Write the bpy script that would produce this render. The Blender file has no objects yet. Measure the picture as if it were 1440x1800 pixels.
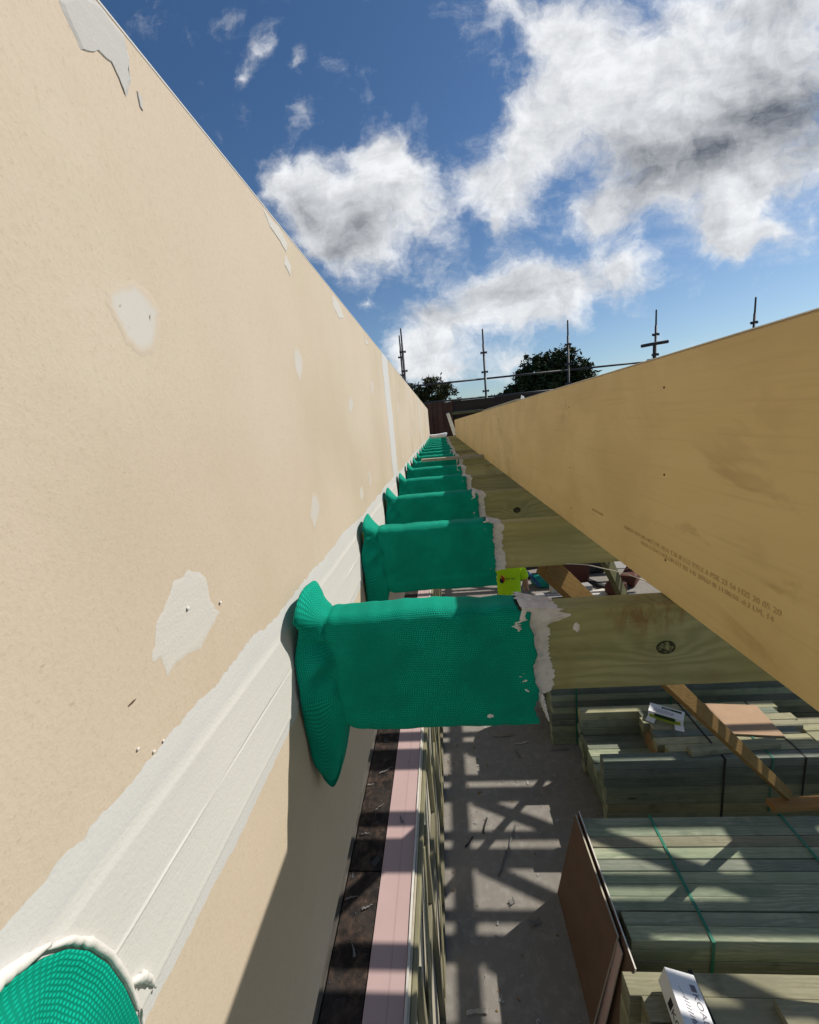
import bpy, bmesh, math, random
from mathutils import Vector, Matrix, noise as mnoise
R = math.radians
C = bpy.context.scene.collection
sc = bpy.context.scene
H = 3.5                      # camera height above the floor; z values below are written relative to the camera

# ------------------------------------------------------------------ camera
cd = bpy.data.cameras.new('camera'); cam = bpy.data.objects.new('camera', cd); C.objects.link(cam)
cd.sensor_fit = 'HORIZONTAL'; cd.sensor_width = 36; cd.lens = 36*729.34/1440
cd.clip_start = .01; cd.clip_end = 3000
fw = Vector((-0.08875352, 0.97589222, -0.19939203)); rt = Vector((0.99308423, 0.07125207, -0.09331055)); up = Vector((0.07685394, 0.20629472, 0.97546705))
cam.matrix_world = Matrix(((rt.x, up.x, -fw.x, 0), (rt.y, up.y, -fw.y, 0), (rt.z, up.z, -fw.z, H), (0, 0, 0, 1)))
sc.camera = cam

# ------------------------------------------------------------------ light
SUN = Vector((1, .5, 1.08)).normalized()
ELEV = math.asin(SUN.z); AZ = math.atan2(SUN.x, SUN.y)
sd = bpy.data.lights.new('sun', 'SUN'); sun = bpy.data.objects.new('sun', sd); C.objects.link(sun)
sd.energy = 4.6; sd.angle = R(.55); sd.color = (1, .93, .82)
sun.rotation_euler = SUN.to_track_quat('Z', 'Y').to_euler(); sun.location = (20, 10, 30)
vs = sc.view_settings; vs.view_transform = 'Standard'; vs.look = 'None'; vs.gamma = 1; vs.use_curve_mapping = False; vs.exposure = 0.0
try:
    sc.cycles.max_bounces = 8; sc.cycles.diffuse_bounces = 5; sc.cycles.use_denoising = True
except Exception: pass

# ------------------------------------------------------------------ node helper
class NT:
    def __init__(s, nt): s.t = nt; s.t.nodes.clear()
    def n(s, ty, ins=None, **props):
        d = s.t.nodes.new(ty)
        for k, v in props.items(): setattr(d, k, v)
        for k, v in (ins or {}).items():
            if hasattr(v, 'is_linked') or isinstance(v, bpy.types.NodeSocket): s.t.links.new(v, d.inputs[k])
            else: d.inputs[k].default_value = v
        return d
    def m(s, op, a, b=None, c=None, clamp=False):
        ins = {0: a}
        if b is not None: ins[1] = b
        if c is not None: ins[2] = c
        d = s.n('ShaderNodeMath', ins, operation=op); d.use_clamp = clamp
        return d.outputs[0]
    def v(s, op, a, b=None):
        ins = {0: a}
        if b is not None: ins[1] = b
        d = s.n('ShaderNodeVectorMath', ins, operation=op); return d.outputs[0]
    def mix(s, f, a, b, blend='MIX'):
        d = s.n('ShaderNodeMix', data_type='RGBA', blend_type=blend)
        for i, x in ((0, f), (6, a), (7, b)):
            if isinstance(x, bpy.types.NodeSocket): s.t.links.new(x, d.inputs[i])
            else: d.inputs[i].default_value = (tuple(x)+(1,) if isinstance(x, (tuple, list)) and len(x) == 3 else x)
        return d.outputs[2]
    def ramp(s, f, lo, hi, smooth=True):
        d = s.n('ShaderNodeMapRange', {0: f, 1: lo, 2: hi}); d.interpolation_type = 'SMOOTHSTEP' if smooth else 'LINEAR'
        return d.outputs[0]
    def noise(s, vec, scale, detail=4, rough=.55, dist=0):
        return s.n('ShaderNodeTexNoise', {'Vector': vec, 'Scale': scale, 'Detail': detail, 'Roughness': rough, 'Distortion': dist}).outputs[0]
    def mapping(s, vec, loc=(0,0,0), rot=(0,0,0), scale=(1,1,1), ty='POINT'):
        return s.n('ShaderNodeMapping', {'Vector': vec, 'Location': loc, 'Rotation': rot, 'Scale': scale}, vector_type=ty).outputs[0]

# ------------------------------------------------------------------ sky
CL = [(-0.201,0.523,0.135,0.082,-0.129),(-0.057,0.542,0.102,0.079,-0.132),(-0.089,0.582,0.048,0.047,-0.134),(-0.029,0.453,0.121,0.077,-0.126),(-0.135,0.399,0.137,0.086,-0.121),(-0.218,0.443,0.075,0.068,-0.123),(-0.28,0.539,0.075,0.054,-0.129),(0.176,0.469,0.088,0.074,-0.129),(0.107,0.499,0.047,0.042,-0.13),(0.213,0.536,0.069,0.061,-0.134),(0.149,0.408,0.036,0.043,-0.124),(0.36,0.643,0.162,0.145,-0.143),(0.52,0.629,0.21,0.182,-0.144),(0.695,0.631,0.183,0.158,-0.146),(0.504,0.467,0.208,0.113,-0.132),(0.7,0.431,0.181,0.132,-0.131),(0.598,0.342,0.078,0.048,-0.123),(0.36,0.403,0.08,0.053,-0.126),(0.26,0.59,0.078,0.069,-0.138),(0.286,0.737,0.065,0.046,-0.149),(0.012,0.207,0.114,0.092,-0.109),(0.154,0.274,0.134,0.076,-0.114),(0.3,0.269,0.143,0.069,-0.115),(0.429,0.287,0.087,0.053,-0.118),(-0.056,0.166,0.065,0.05,-0.105),(0.177,0.219,0.123,0.059,-0.111),(0.185,0.128,0.069,0.031,-0.104),(0.633,0.295,0.084,0.035,-0.12),(0.19,0.779,0.065,0.036,-0.151),(-0.229,0.668,0.031,0.046,-0.139),(-0.295,0.791,0.036,0.027,-0.147),(-0.332,0.752,0.029,0.024,-0.144),(-0.227,0.762,0.017,0.039,-0.145),(-0.149,0.273,0.031,0.014,-0.112),(-0.008,0.124,0.116,0.038,-0.102),(0.562,0.117,0.035,0.016,-0.106),(0.693,0.309,0.044,0.019,-0.122)]
DK = [(0.662,0.52,0.158,0.068,-0.137),(0.449,0.454,0.145,0.062,-0.13),(0.754,0.531,0.124,0.086,-0.139),(0.72,0.69,0.07,0.035,-0.15),(0.003,0.25,0.076,0.036,-0.111),(0.312,0.284,0.13,0.028,-0.116),(0.142,0.264,0.098,0.025,-0.114),(-0.129,0.443,0.062,0.044,-0.124),(-0.199,0.396,0.076,0.046,-0.12),(-0.249,0.491,0.063,0.044,-0.126),(0.581,0.457,0.13,0.05,-0.132)]
SKY_STRENGTH = .09
def build_sky():
    w = bpy.data.worlds.new('World'); sc.world = w; w.use_nodes = True
    g = NT(w.node_tree)
    sky = g.n('ShaderNodeTexSky', sky_type='NISHITA'); sky.sun_disc = False
    sky.sun_elevation = ELEV; sky.sun_rotation = AZ; sky.air_density = 1.0; sky.dust_density = .6; sky.ozone_density = 2.2
    tc = g.n('ShaderNodeTexCoord').outputs['Generated']
    sep = g.n('ShaderNodeSeparateXYZ', {0: tc}); x, y, z = sep.outputs
    ys = g.m('MAXIMUM', y, .05)
    u = g.m('DIVIDE', x, ys); v = g.m('DIVIDE', z, ys)
    P = g.n('ShaderNodeCombineXYZ', {0: u, 1: v}).outputs[0]
    # billow: warp the cloud plane by two scales of noise
    wn = g.n('ShaderNodeTexNoise', {'Vector': P, 'Scale': 5.0, 'Detail': 5, 'Roughness': .6}).outputs[1]
    wv = g.v('MULTIPLY', g.v('SUBTRACT', wn, (.5, .5, .5)), (.17, .13, 0))
    Pw = g.v('ADD', P, wv)
    def blobs(lst, vec, k):
        acc = None
        for (cx, cy, ra, rb, an) in lst:
            mp = g.mapping(vec, (cx, cy, 0), (0, 0, an), (ra*k, rb*k, 1), 'TEXTURE')
            s = g.n('ShaderNodeTexGradient', {0: mp}, gradient_type='QUADRATIC_SPHERE').outputs[1]
            if ra < .04 or rb < .03: s = g.m('MULTIPLY', s, .62)
            acc = s if acc is None else g.m('ADD', acc, s)
        return acc
    dens = blobs(CL, Pw, 1.84)
    lob = g.n('ShaderNodeTexVoronoi', {'Vector': Pw, 'Scale': 13.0}, feature='SMOOTH_F1'); lob.inputs['Smoothness'].default_value = .6
    fb = g.noise(Pw, 7.5, 10, .66)
    fbs = g.noise(g.v('ADD', Pw, (.022, .016, 0)), 7.5, 10, .66)      # the same billows one step towards the sun
    fine = g.noise(g.mapping(P, rot=(0, 0, -.95), scale=(.30, 1, 1)), 24, 8, .68, .5)
    D = g.m('ADD', g.m('MINIMUM', dens, 1.25), g.m('MULTIPLY', g.m('SUBTRACT', fb, .5), 2.0))
    D = g.m('ADD', D, g.m('MULTIPLY', g.m('SUBTRACT', fine, .5), .62))
    D = g.m('SUBTRACT', D, g.m('MULTIPLY', lob.outputs[0], .16))
    alpha = g.ramp(D, .02, .95)
    # generic scattered clouds for the part of the sky behind the camera
    gen = g.ramp(g.noise(g.v('MULTIPLY', tc, (1, 1, 2.2)), 2.2, 7, .6), .52, .68)
    front = g.ramp(y, .12, .3)
    ahead = g.ramp(u, 1.35, 1.0)
    alpha = g.m('ADD', g.m('MULTIPLY', alpha, front), g.m('MULTIPLY', gen, g.m('SUBTRACT', 1, front)))
    alpha = g.m('MULTIPLY', alpha, g.ramp(z, .0, .05))
    # thick middles and undersides of clouds are grey, sunward rims white
    dk = blobs(DK, Pw, 2.2)
    relief = g.m('MULTIPLY', g.m('SUBTRACT', fbs, fb), 1.9)
    sh = g.m('ADD', g.m('MULTIPLY', dk, .85), g.m('MULTIPLY', g.m('SUBTRACT', g.noise(g.v('ADD', Pw, (-.03, -.03, 0)), 9, 6, .55), .48), 1.3))
    sh = g.m('ADD', sh, relief)
    sh = g.m('ADD', sh, g.m('MULTIPLY', g.m('SUBTRACT', fine, .5), .9))
    sh = g.m('ADD', sh, g.m('MULTIPLY', g.ramp(D, .5, 1.7), .16))
    sh = g.ramp(sh, -.18, 1.55, False)
    k = 1/SKY_STRENGTH
    ccol = g.mix(sh, (.93*k, .945*k, .965*k), (.14*k, .155*k, .185*k))
    zen = g.ramp(z, .02, .62)
    tint = g.mix(zen, (.86, .97, 1.05), (.52, .74, .93))
    sk = g.mix(1.0, sky.outputs[0], tint, 'MULTIPLY')
    col = g.mix(g.m('MULTIPLY', alpha, .97), sk, ccol)
    bg = g.n('ShaderNodeBackground', {0: col, 1: SKY_STRENGTH})
    o = g.n('ShaderNodeOutputWorld', {0: bg.outputs[0]})
build_sky()

# ------------------------------------------------------------------ object helpers
def obj(name, bm, mat, parent=None, loc=None, smooth=False):
    me = bpy.data.meshes.new(name); bm.normal_update(); bm.to_mesh(me); bm.free()
    o = bpy.data.objects.new(name, me); C.objects.link(o)
    if mat: me.materials.append(mat)
    if smooth:
        for p in me.polygons: p.use_smooth = True
    if parent is not None: o.parent = parent
    if loc is not None: o.location = loc
    return o
def empty(name, loc=(0, 0, 0), rz=0):
    o = bpy.data.objects.new(name, None); C.objects.link(o); o.location = loc; o.rotation_euler.z = rz; o.empty_display_size = .1; return o
def tag(o, label=None, cat=None, group=None, kind=None):
    if label: o['label'] = label
    if cat: o['category'] = cat
    if group: o['group'] = group
    if kind: o['kind'] = kind
    return o
def box(bm, x0, x1, y0, y1, z0, z1, bev=0, mi=0, seg=1):
    vs_ = [bm.verts.new((x, y, z)) for x in (x0, x1) for y in (y0, y1) for z in (z0, z1)]
    fs = [bm.faces.new([vs_[i] for i in q]) for q in ((0,1,3,2),(4,6,7,5),(0,4,5,1),(2,3,7,6),(0,2,6,4),(1,5,7,3))]
    for f in fs: f.material_index = mi
    if bev:
        es = list({e for f in fs for e in f.edges})
        bmesh.ops.bevel(bm, geom=es, offset=bev, segments=seg, affect='EDGES', profile=.5)
    return vs_
def beam_between(bm, a, b, w, t, updir=Vector((0, 0, 1)), bev=.002):
    a = Vector(a); b = Vector(b); d = (b-a); L = d.length; d.normalize()
    s = d.cross(updir).normalized(); n = s.cross(d).normalized()
    vs_ = box(bm, 0, L, -w/2, w/2, -t/2, t/2)
    M = Matrix(((d.x, s.x, n.x, a.x), (d.y, s.y, n.y, a.y), (d.z, s.z, n.z, a.z), (0, 0, 0, 1)))
    bmesh.ops.transform(bm, matrix=M, verts=vs_)
    if bev:
        es = list({e for v_ in vs_ for e in v_.link_edges})
        bmesh.ops.bevel(bm, geom=es, offset=bev, segments=1, affect='EDGES')
def tube(bm, pts, r, n=10, cap=True):
    pts = [Vector(p) for p in pts]; rings = []
    for i, p in enumerate(pts):
        d = (pts[min(i+1, len(pts)-1)]-pts[max(i-1, 0)]).normalized()
        a = d.cross(Vector((0, 0, 1)))
        if a.length < 1e-3: a = d.cross(Vector((0, 1, 0)))
        a.normalize(); b = d.cross(a)
        rr = r[i] if isinstance(r, (list, tuple)) else r
        rings.append([bm.verts.new(p+(a*math.cos(2*math.pi*k/n)+b*math.sin(2*math.pi*k/n))*rr) for k in range(n)])
    for r0, r1 in zip(rings, rings[1:]):
        for k in range(n): bm.faces.new((r0[k], r0[(k+1) % n], r1[(k+1) % n], r1[k]))
    if cap: bm.faces.new(list(reversed(rings[0]))); bm.faces.new(rings[-1])
def grid(bm, fn, nu, nv, uvfn=None, closed_v=False):
    vs_ = [[bm.verts.new(fn(i/(nu-1), j/(nv if closed_v else nv-1))) for j in range(nv)] for i in range(nu)]
    uvl = bm.loops.layers.uv.verify() if uvfn else None
    for i in range(nu-1):
        for j in range(nv if closed_v else nv-1):
            jj = (j+1) % nv
            f = bm.faces.new((vs_[i][j], vs_[i+1][j], vs_[i+1][jj], vs_[i][jj]))
            f.smooth = True
            if uvl:
                for lp, (a, b) in zip(f.loops, ((i, j), (i+1, j), (i+1, j+1), (i, j+1))): lp[uvl].uv = uvfn(a/(nu-1), b/(nv if closed_v else nv-1))
    return vs_
def n3(x, y=0, z=0, s=1): return mnoise.noise(Vector((x*s, y*s, z*s)))
def mat(name, fn, rough=.8, spec=.3):
    m = bpy.data.materials.new(name); m.use_nodes = True; g = NT(m.node_tree)
    b = g.n('ShaderNodeBsdfPrincipled', {'Roughness': rough, 'Specular IOR Level': spec})
    o = g.n('ShaderNodeOutputMaterial', {0: b.outputs[0]})
    fn(g, b)
    return m
def setc(g, b, c, k='Base Color'):
    if isinstance(c, bpy.types.NodeSocket): g.t.links.new(c, b.inputs[k])
    else: b.inputs[k].default_value = tuple(c)+(1,) if len(c) == 3 else c
def bump(g, b, h, st=.3, dist=.002):
    g.t.links.new(g.n('ShaderNodeBump', {'Height': h, 'Strength': st, 'Distance': dist}).outputs[0], b.inputs['Normal'])
def objco(g, rnd=0):
    t = g.n('ShaderNodeTexCoord').outputs['Object']
    if rnd:
        r = g.n('ShaderNodeObjectInfo').outputs['Random']
        t = g.v('ADD', t, g.n('ShaderNodeCombineXYZ', {0: g.m('MULTIPLY', r, rnd), 1: g.m('MULTIPLY', r, rnd*.37), 2: g.m('MULTIPLY', r, rnd*.71)}).outputs[0])
    return t

# ------------------------------------------------------------------ materials
def plain(name, c, rough=.8, var=.12, sc_=20, spec=.3, metal=0):
    def f(g, b):
        n = g.noise(objco(g), sc_, 5, .6)
        setc(g, b, g.mix(n, tuple(x*(1-var*2) for x in c), tuple(min(1, x*(1+var*2)) for x in c)))
        b.inputs['Metallic'].default_value = metal
        bump(g, b, n, .15, .003)
    return mat(name, f, rough, spec)
def wood(name, c1, c2, axis='X', freq=60, rnd=20, knots=(), stain=None, var=.25, rough=.75, knotscale=2.2, rust=None):
    """lengthwise grain: bands across the board, stretched along `axis`; `knots` are (point, radius) in object space"""
    def f(g, b):
        raw = g.n('ShaderNodeTexCoord').outputs['Object']
        co = objco(g, rnd)
        st = {'X': (.06, 1, 1), 'Y': (1, .06, 1), 'Z': (1, 1, .06)}[axis]
        sv = g.v('MULTIPLY', co, st)
        lowr = g.noise(sv, 14, 4, .55, .3)
        sp = g.n('ShaderNodeSeparateXYZ', {0: co}).outputs
        cross = {'X': g.m('ADD', sp[2], g.m('MULTIPLY', sp[1], .8)), 'Y': g.m('ADD', sp[0], g.m('MULTIPLY', sp[2], .8)), 'Z': g.m('ADD', sp[0], g.m('MULTIPLY', sp[1], .8))}[axis]
        wob = g.noise(g.v('MULTIPLY', co, {'X': (.22, 1, 1), 'Y': (1, .22, 1), 'Z': (1, 1, .22)}[axis]), 6, 5, .6)
        ph = g.m('ADD', cross, g.m('MULTIPLY', wob, .16))
        kd = None
        for (p, r) in knots:
            d = g.n('ShaderNodeVectorMath', {0: g.v('MULTIPLY', g.v('SUBTRACT', raw, p), (.6, .35, 1.0))}, operation='LENGTH').outputs['Value']
            ga = g.m('POWER', 2.718, g.m('MULTIPLY', g.m('MULTIPLY', d, d), -1/(r*2.4)**2))
            ph = g.m('ADD', ph, g.m('MULTIPLY', ga, .040))
            d2 = g.n('ShaderNodeVectorMath', {0: g.v('MULTIPLY', g.v('SUBTRACT', raw, p), (.8, .3, 1.0))}, operation='LENGTH').outputs['Value']
            kn = g.noise(g.v('ADD', raw, p), 160, 3, .6)
            ring = g.m('MULTIPLY', g.ramp(d2, r*1.12, r*1.0), g.ramp(kn, .15, .5))
            core = g.m('MULTIPLY', g.ramp(d2, r*.90, r*.72), g.ramp(kn, .62, .42))
            kk = g.m('SUBTRACT', ring, g.m('MULTIPLY', core, .62 if r < .0116 else .05))
            kd = kk if kd is None else g.m('MAXIMUM', kd, kk)
        sn = g.m('SINE', g.m('MULTIPLY', ph, freq*6.283))
        sn = g.m('MULTIPLY', g.m('ADD', sn, 1), .5)
        fac = g.m('ADD', g.m('MULTIPLY', sn, g.m('MULTIPLY', g.ramp(g.noise(co, 4, 3), .3, .7), .34)), g.m('MULTIPLY', lowr, .95))
        col = g.mix(g.ramp(fac, .15, 1.0), c1, c2)
        fib = g.noise(g.v('MULTIPLY', co, {'X': (.03, 1, 1), 'Y': (1, .03, 1), 'Z': (1, 1, .03)}[axis]), 260, 2, .5)
        col = g.mix(g.m('MULTIPLY', g.ramp(fib, .55, .8), .35), col, tuple(x*.55 for x in c1))
        # small scattered knots
        vo = g.n('ShaderNodeTexVoronoi', {'Vector': g.v('MULTIPLY', co, {'X': (.45, 1.6, 1.6), 'Y': (1.6, .45, 1.6), 'Z': (1.6, 1.6, .45)}[axis]), 'Scale': knotscale}).outputs[0]
        col = g.mix(g.m('MULTIPLY', g.ramp(vo, .055, .02), .8), col, tuple(x*.25 for x in c1))
        if stain:
            sn_ = g.ramp(g.noise(co, 5, 5, .6), .52, .72)
            col = g.mix(g.m('MULTIPLY', sn_, .6), col, stain)
        if rust:
            rd_ = g.n('ShaderNodeVectorMath', {0: g.v('MULTIPLY', g.v('SUBTRACT', raw, rust), (1, .2, 2.2))}, operation='LENGTH').outputs['Value']
            rn = g.noise(g.v('MULTIPLY', raw, (1, 1, .35)), 55, 4, .65)
            col = g.mix(g.m('MULTIPLY', g.m('MULTIPLY', g.ramp(rd_, .11, .01), g.ramp(rn, .46, .62)), .55), col, (.20, .075, .022))
        if kd is not None: col = g.mix(g.m('MULTIPLY', kd, .93), col, (.006, .007, .004))
        r = g.n('ShaderNodeObjectInfo').outputs['Random']
        col = g.mix(1.0, col, g.n('ShaderNodeCombineColor', {0: g.m('ADD', 1-var, g.m('MULTIPLY', r, 2*var)), 1: g.m('ADD', 1-var, g.m('MULTIPLY', r, 2*var)), 2: g.m('ADD', 1-var*.7, g.m('MULTIPLY', r, 1.4*var))}).outputs[0], 'MULTIPLY')
        setc(g, b, col); bump(g, b, g.m('ADD', fac, g.m('MULTIPLY', fib, .5)), .25, .0012)
    return mat(name, f, rough, .25)

def wall_mat():
    def f(g, b):
        co = objco(g)
        big = g.noise(co, 2.2, 4, .55)
        speck = g.noise(co, 330, 3, .7)
        mot = g.noise(g.v('MULTIPLY', co, (1, 1, .7)), 190, 5, .7)
        col = g.mix(g.ramp(big, .3, .7), (.53, .455, .342), (.605, .525, .42))
        col = g.mix(g.m('MULTIPLY', g.ramp(g.noise(g.v('ADD', co, (2, 9, 4)), 1.6, 4, .6), .42, .66), .55), col, (.60, .505, .408))
        col = g.mix(g.m('MULTIPLY', g.ramp(mot, .45, .72), .22), col, (.44, .365, .26))
        col = g.mix(g.m('MULTIPLY', g.ramp(speck, .55, .75), .36), col, (.37, .295, .20))
        fle = g.n('ShaderNodeTexVoronoi', {'Vector': g.v('MULTIPLY', co, (1, 1, 2.2)), 'Scale': 34.0}).outputs[0]
        msk = g.ramp(g.noise(co, 9, 3), .5, .62)
        col = g.mix(g.m('MULTIPLY', g.m('MULTIPLY', g.ramp(fle, .10, .04), msk), .35), col, (.27, .20, .12))
        stn = g.ramp(g.noise(g.v('ADD', co, (3, 5, 1)), 7, 6, .65), .6, .74)
        col = g.mix(g.m('MULTIPLY', stn, .10), col, (.40, .30, .19))
        setc(g, b, col); bump(g, b, g.m('ADD', g.m('MULTIPLY', mot, .8), speck), .35, .0009)
    return mat('plasterboard_paper', f, .9, .12)
def compound_mat(name, c1, c2, rough=.8):
    def f(g, b):
        co = objco(g)
        n = g.noise(co, 6, 5, .6); st = g.noise(g.v('MULTIPLY', co, (1, .12, 1)), 90, 3, .5)
        setc(g, b, g.mix(g.m('ADD', g.m('MULTIPLY', n, .7), g.m('MULTIPLY', st, .3)), c1, c2))
        bump(g, b, g.m('ADD', st, g.m('ADD', g.noise(co, 300, 2), g.noise(g.v('MULTIPLY', co, (1, .25, 1)), 22, 4, .6))), .34, .0010)
    return mat(name, f, rough, .25)
def feather_mat():
    def f(g, b):
        co = objco(g)
        cov = g.n('ShaderNodeVertexColor', layer_name='cover').outputs[0]
        k = g.ramp(g.m('ADD', cov, g.m('MULTIPLY', g.m('SUBTRACT', g.noise(co, 60, 5, .65), .5), .9)), .15, .75)
        setc(g, b, g.mix(k, (.565, .485, .385), g.mix(g.noise(co, 8, 4, .6), (.535, .51, .46), (.60, .58, .535))))
        bump(g, b, g.noise(co, 300, 2), .15, .0006)
    return mat('feathered_patch', f, .85, .2)
def beam_mat():
    def f(g, b):
        co = objco(g)
        sv = g.v('MULTIPLY', co, (1, .12, 1))
        gr = g.noise(sv, 18, 5, .55, .6)
        fib = g.noise(g.v('MULTIPLY', co, (1, .035, 1)), 150, 3, .5)
        bl = g.noise(g.v('MULTIPLY', co, (1, .8, 1.2)), 3.2, 6, .62, .8)
        col = g.mix(gr, (.62, .435, .18), (.69, .51, .235))
        col = g.mix(g.m('MULTIPLY', g.ramp(bl, .42, .66), .42), col, (.49, .33, .135))
        bl2 = g.noise(g.v('ADD', co, (1, 7, 3)), 2.2, 6, .62, 1.0)
        # tide lines left by damp: a thin band along a level of the noise
        tide = g.m('MULTIPLY', g.m('MULTIPLY', g.ramp(bl2, .520, .545), g.ramp(bl2, .585, .547)), g.ramp(g.noise(co, 1.7, 2), .48, .6))
        col = g.mix(g.m('MULTIPLY', tide, .42), col, (.33, .20, .075))
        bl3 = g.ramp(g.noise(g.v('MULTIPLY', g.v('ADD', co, (0, 2, 9)), (1, .5, 1)), 5, 5, .6), .58, .72)
        col = g.mix(g.m('MULTIPLY', bl3, .28), col, (.38, .24, .10))
        col = g.mix(g.m('MULTIPLY', g.ramp(fib, .5, .8), .26), col, (.40, .265, .105))
        setc(g, b, col); bump(g, b, fib, .12, .0008)
    return mat('stained_veneer_timber', f, .62, .3)
def fabric_mat():
    def f(g, b):
        uv = g.n('ShaderNodeTexCoord').outputs['UV']
        sp = g.n('ShaderNodeSeparateXYZ', {0: uv}).outputs
        p = .0033
        wob = g.noise(uv, 25, 2)
        vv = g.m('ADD', g.m('DIVIDE', sp[1], p), g.m('MULTIPLY', wob, .5))
        row = g.m('FLOOR', vv)
        uu = g.m('ADD', g.m('DIVIDE', sp[0], p*1.2), g.m('MULTIPLY', row, .5))
        a = g.m('ABSOLUTE', g.m('SINE', g.m('MULTIPLY', uu, 3.14159)))
        c = g.m('ABSOLUTE', g.m('SINE', g.m('MULTIPLY', vv, 3.14159)))
        h = g.m('MULTIPLY', a, g.m('POWER', c, .8))
        big = g.noise(uv, 12, 4, .6)
        h = g.m('MULTIPLY', h, g.m('ADD', .45, g.m('MULTIPLY', g.ramp(g.noise(uv, 9, 3), .3, .7), .55)))
        col = g.mix(g.ramp(h, .2, .95), (.0, .215, .145), (.002, .48, .335))  # weave gaps coloured darker and nubs brighter, as shade and highlights
        col = g.mix(g.m('MULTIPLY', g.ramp(big, .5, .75), .25), col, (.002, .25, .15))
        setc(g, b, col); bump(g, b, h, .55, .0010)
    return mat('green_woven_fabric', f, .8, .12)
def floor_mat():
    def f(g, b):
        co = objco(g)
        n1 = g.noise(co, 1.1, 6, .6); n2 = g.noise(co, 14, 6, .65); n3_ = g.noise(co, 130, 3, .6)
        col = g.mix(n1, (.19, .176, .16), (.285, .265, .24))
        col = g.mix(g.m('MULTIPLY', g.ramp(n2, .45, .7), .6), col, (.33, .315, .29))
        col = g.mix(g.m('MULTIPLY', g.ramp(n3_, .6, .8), .45), col, (.10, .098, .093))
        scr = g.noise(g.mapping(co, rot=(0, 0, .7), scale=(1, .05, 1)), 30, 3, .6)
        col = g.mix(g.m('MULTIPLY', g.ramp(scr, .64, .74), .35), col, (.38, .37, .35))
        dust = g.ramp(g.noise(g.v('ADD', co, (4, 1, 0)), 2.4, 5, .7), .55, .7)
        col = g.mix(g.m('MULTIPLY', dust, .35), col, (.33, .28, .22))
        setc(g, b, col); bump(g, b, n3_, .25, .002)
    return mat('dusty_concrete', f, .82, .3)
def ledge_mat():
    def f(g, b):
        co = objco(g)
        n = g.noise(co, 18, 6, .7); n2 = g.noise(co, 5, 4, .6)
        col = g.mix(g.ramp(n, .4, .7), (.016, .013, .012), (.085, .056, .042))  # dark ply, its colour lowered further to stand in for shade
        col = g.mix(g.m('MULTIPLY', g.ramp(n2, .5, .65), .55), col, (.03, .028, .027))
        fl = g.noise(co, 60, 3, .7)
        col = g.mix(g.m('MULTIPLY', g.ramp(fl, .66, .74), .7), col, (.38, .36, .32))
        ho = g.n('ShaderNodeTexVoronoi', {'Vector': co, 'Scale': 16.0}).outputs[0]
        col = g.mix(g.ramp(ho, .08, .05), col, (.005, .005, .005))
        setc(g, b, col); bump(g, b, n, .4, .003)
    return mat('shade_dark_ply', f, .85, .25)
def pink_mat():
    def f(g, b):
        co = objco(g)
        n = g.noise(co, 6, 5, .6)
        col = g.mix(n, (.47, .335, .33), (.55, .405, .39))
        sx = g.n('ShaderNodeSeparateXYZ', {0: co}).outputs[0]
        ln = g.m('ABSOLUTE', g.m('ADD', sx, .352))
        col = g.mix(g.m('MULTIPLY', g.ramp(ln, .006, .002), .22), col, (.25, .14, .15))
        sp = g.n('ShaderNodeTexVoronoi', {'Vector': co, 'Scale': 7.0}).outputs[0]
        col = g.mix(g.ramp(sp, .035, .022), col, (.10, .05, .05))
        setc(g, b, col); bump(g, b, g.noise(co, 150, 2), .12, .001)
    return mat('pink_plasterboard', f, .85, .2)
def foliage(name, c1, c2):
    def f(g, b):
        r = g.noise(objco(g), 1.3, 3)
        rr = g.n('ShaderNodeNewGeometry').outputs['Random Per Island']
        setc(g, b, g.mix(g.m('ADD', g.m('MULTIPLY', r, .5), g.m('MULTIPLY', rr, .5)), c1, c2))
    return mat(name, f, .7, .25)

M = {}
M['wall'] = wall_mat(); M['beam'] = beam_mat(); M['fabric'] = fabric_mat(); M['floor'] = floor_mat(); M['ledge'] = ledge_mat(); M['pink'] = pink_mat()
M['comp_grey'] = compound_mat('feathered_compound', (.55, .555, .55), (.64, .645, .64))
M['comp_white'] = compound_mat('set_compound', (.585, .585, .56), (.655, .655, .63))
M['patch'] = compound_mat('patch_compound', (.555, .54, .50), (.62, .605, .565))
M['feather'] = feather_mat()
M['patch_grey'] = compound_mat('damp_compound', (.43, .425, .405), (.51, .505, .485))
M['sealant'] = compound_mat('white_sealant', (.62, .60, .57), (.82, .81, .79), .5)
M['joist'] = wood('treated_pine', (.23, .22, .09), (.41, .375, .185), 'X', 46, 9, stain=(.19, .13, .05))
M['joist_knot'] = wood('treated_pine_knotted', (.22, .23, .095), (.40, .385, .19), 'X', 46, 0, knots=(((.338, 0, -.077), .0115),), stain=(.20, .12, .045), var=0, rust=(.315, 0, -.02))
M['joist_knot2'] = wood('treated_pine_dark_knot', (.21, .22, .09), (.38, .36, .175), 'X', 46, 0, knots=(((.31, 0, -.09), .0125),), var=0)
M['pack'] = wood('treated_framing_timber', (.15, .20, .14), (.36, .38, .28), 'X', 50, 30, var=.34, stain=(.13, .165, .11))
M['pack_warm'] = wood('treated_timber_warm', (.235, .235, .145), (.40, .375, .25), 'X', 50, 30, var=.2, stain=(.12, .13, .08))
M['endgrain'] = wood('raw_end_timber', (.32, .19, .09), (.46, .29, .15), 'Z', 40, 30, var=.2)
M['brace'] = wood('brown_timber_brace', (.15, .09, .025), (.25, .155, .05), 'X', 50, 9, var=.1)
M['brace_y'] = wood('olive_timber_brace', (.10, .10, .045), (.18, .17, .08), 'X', 50, 9, var=.1)
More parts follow.
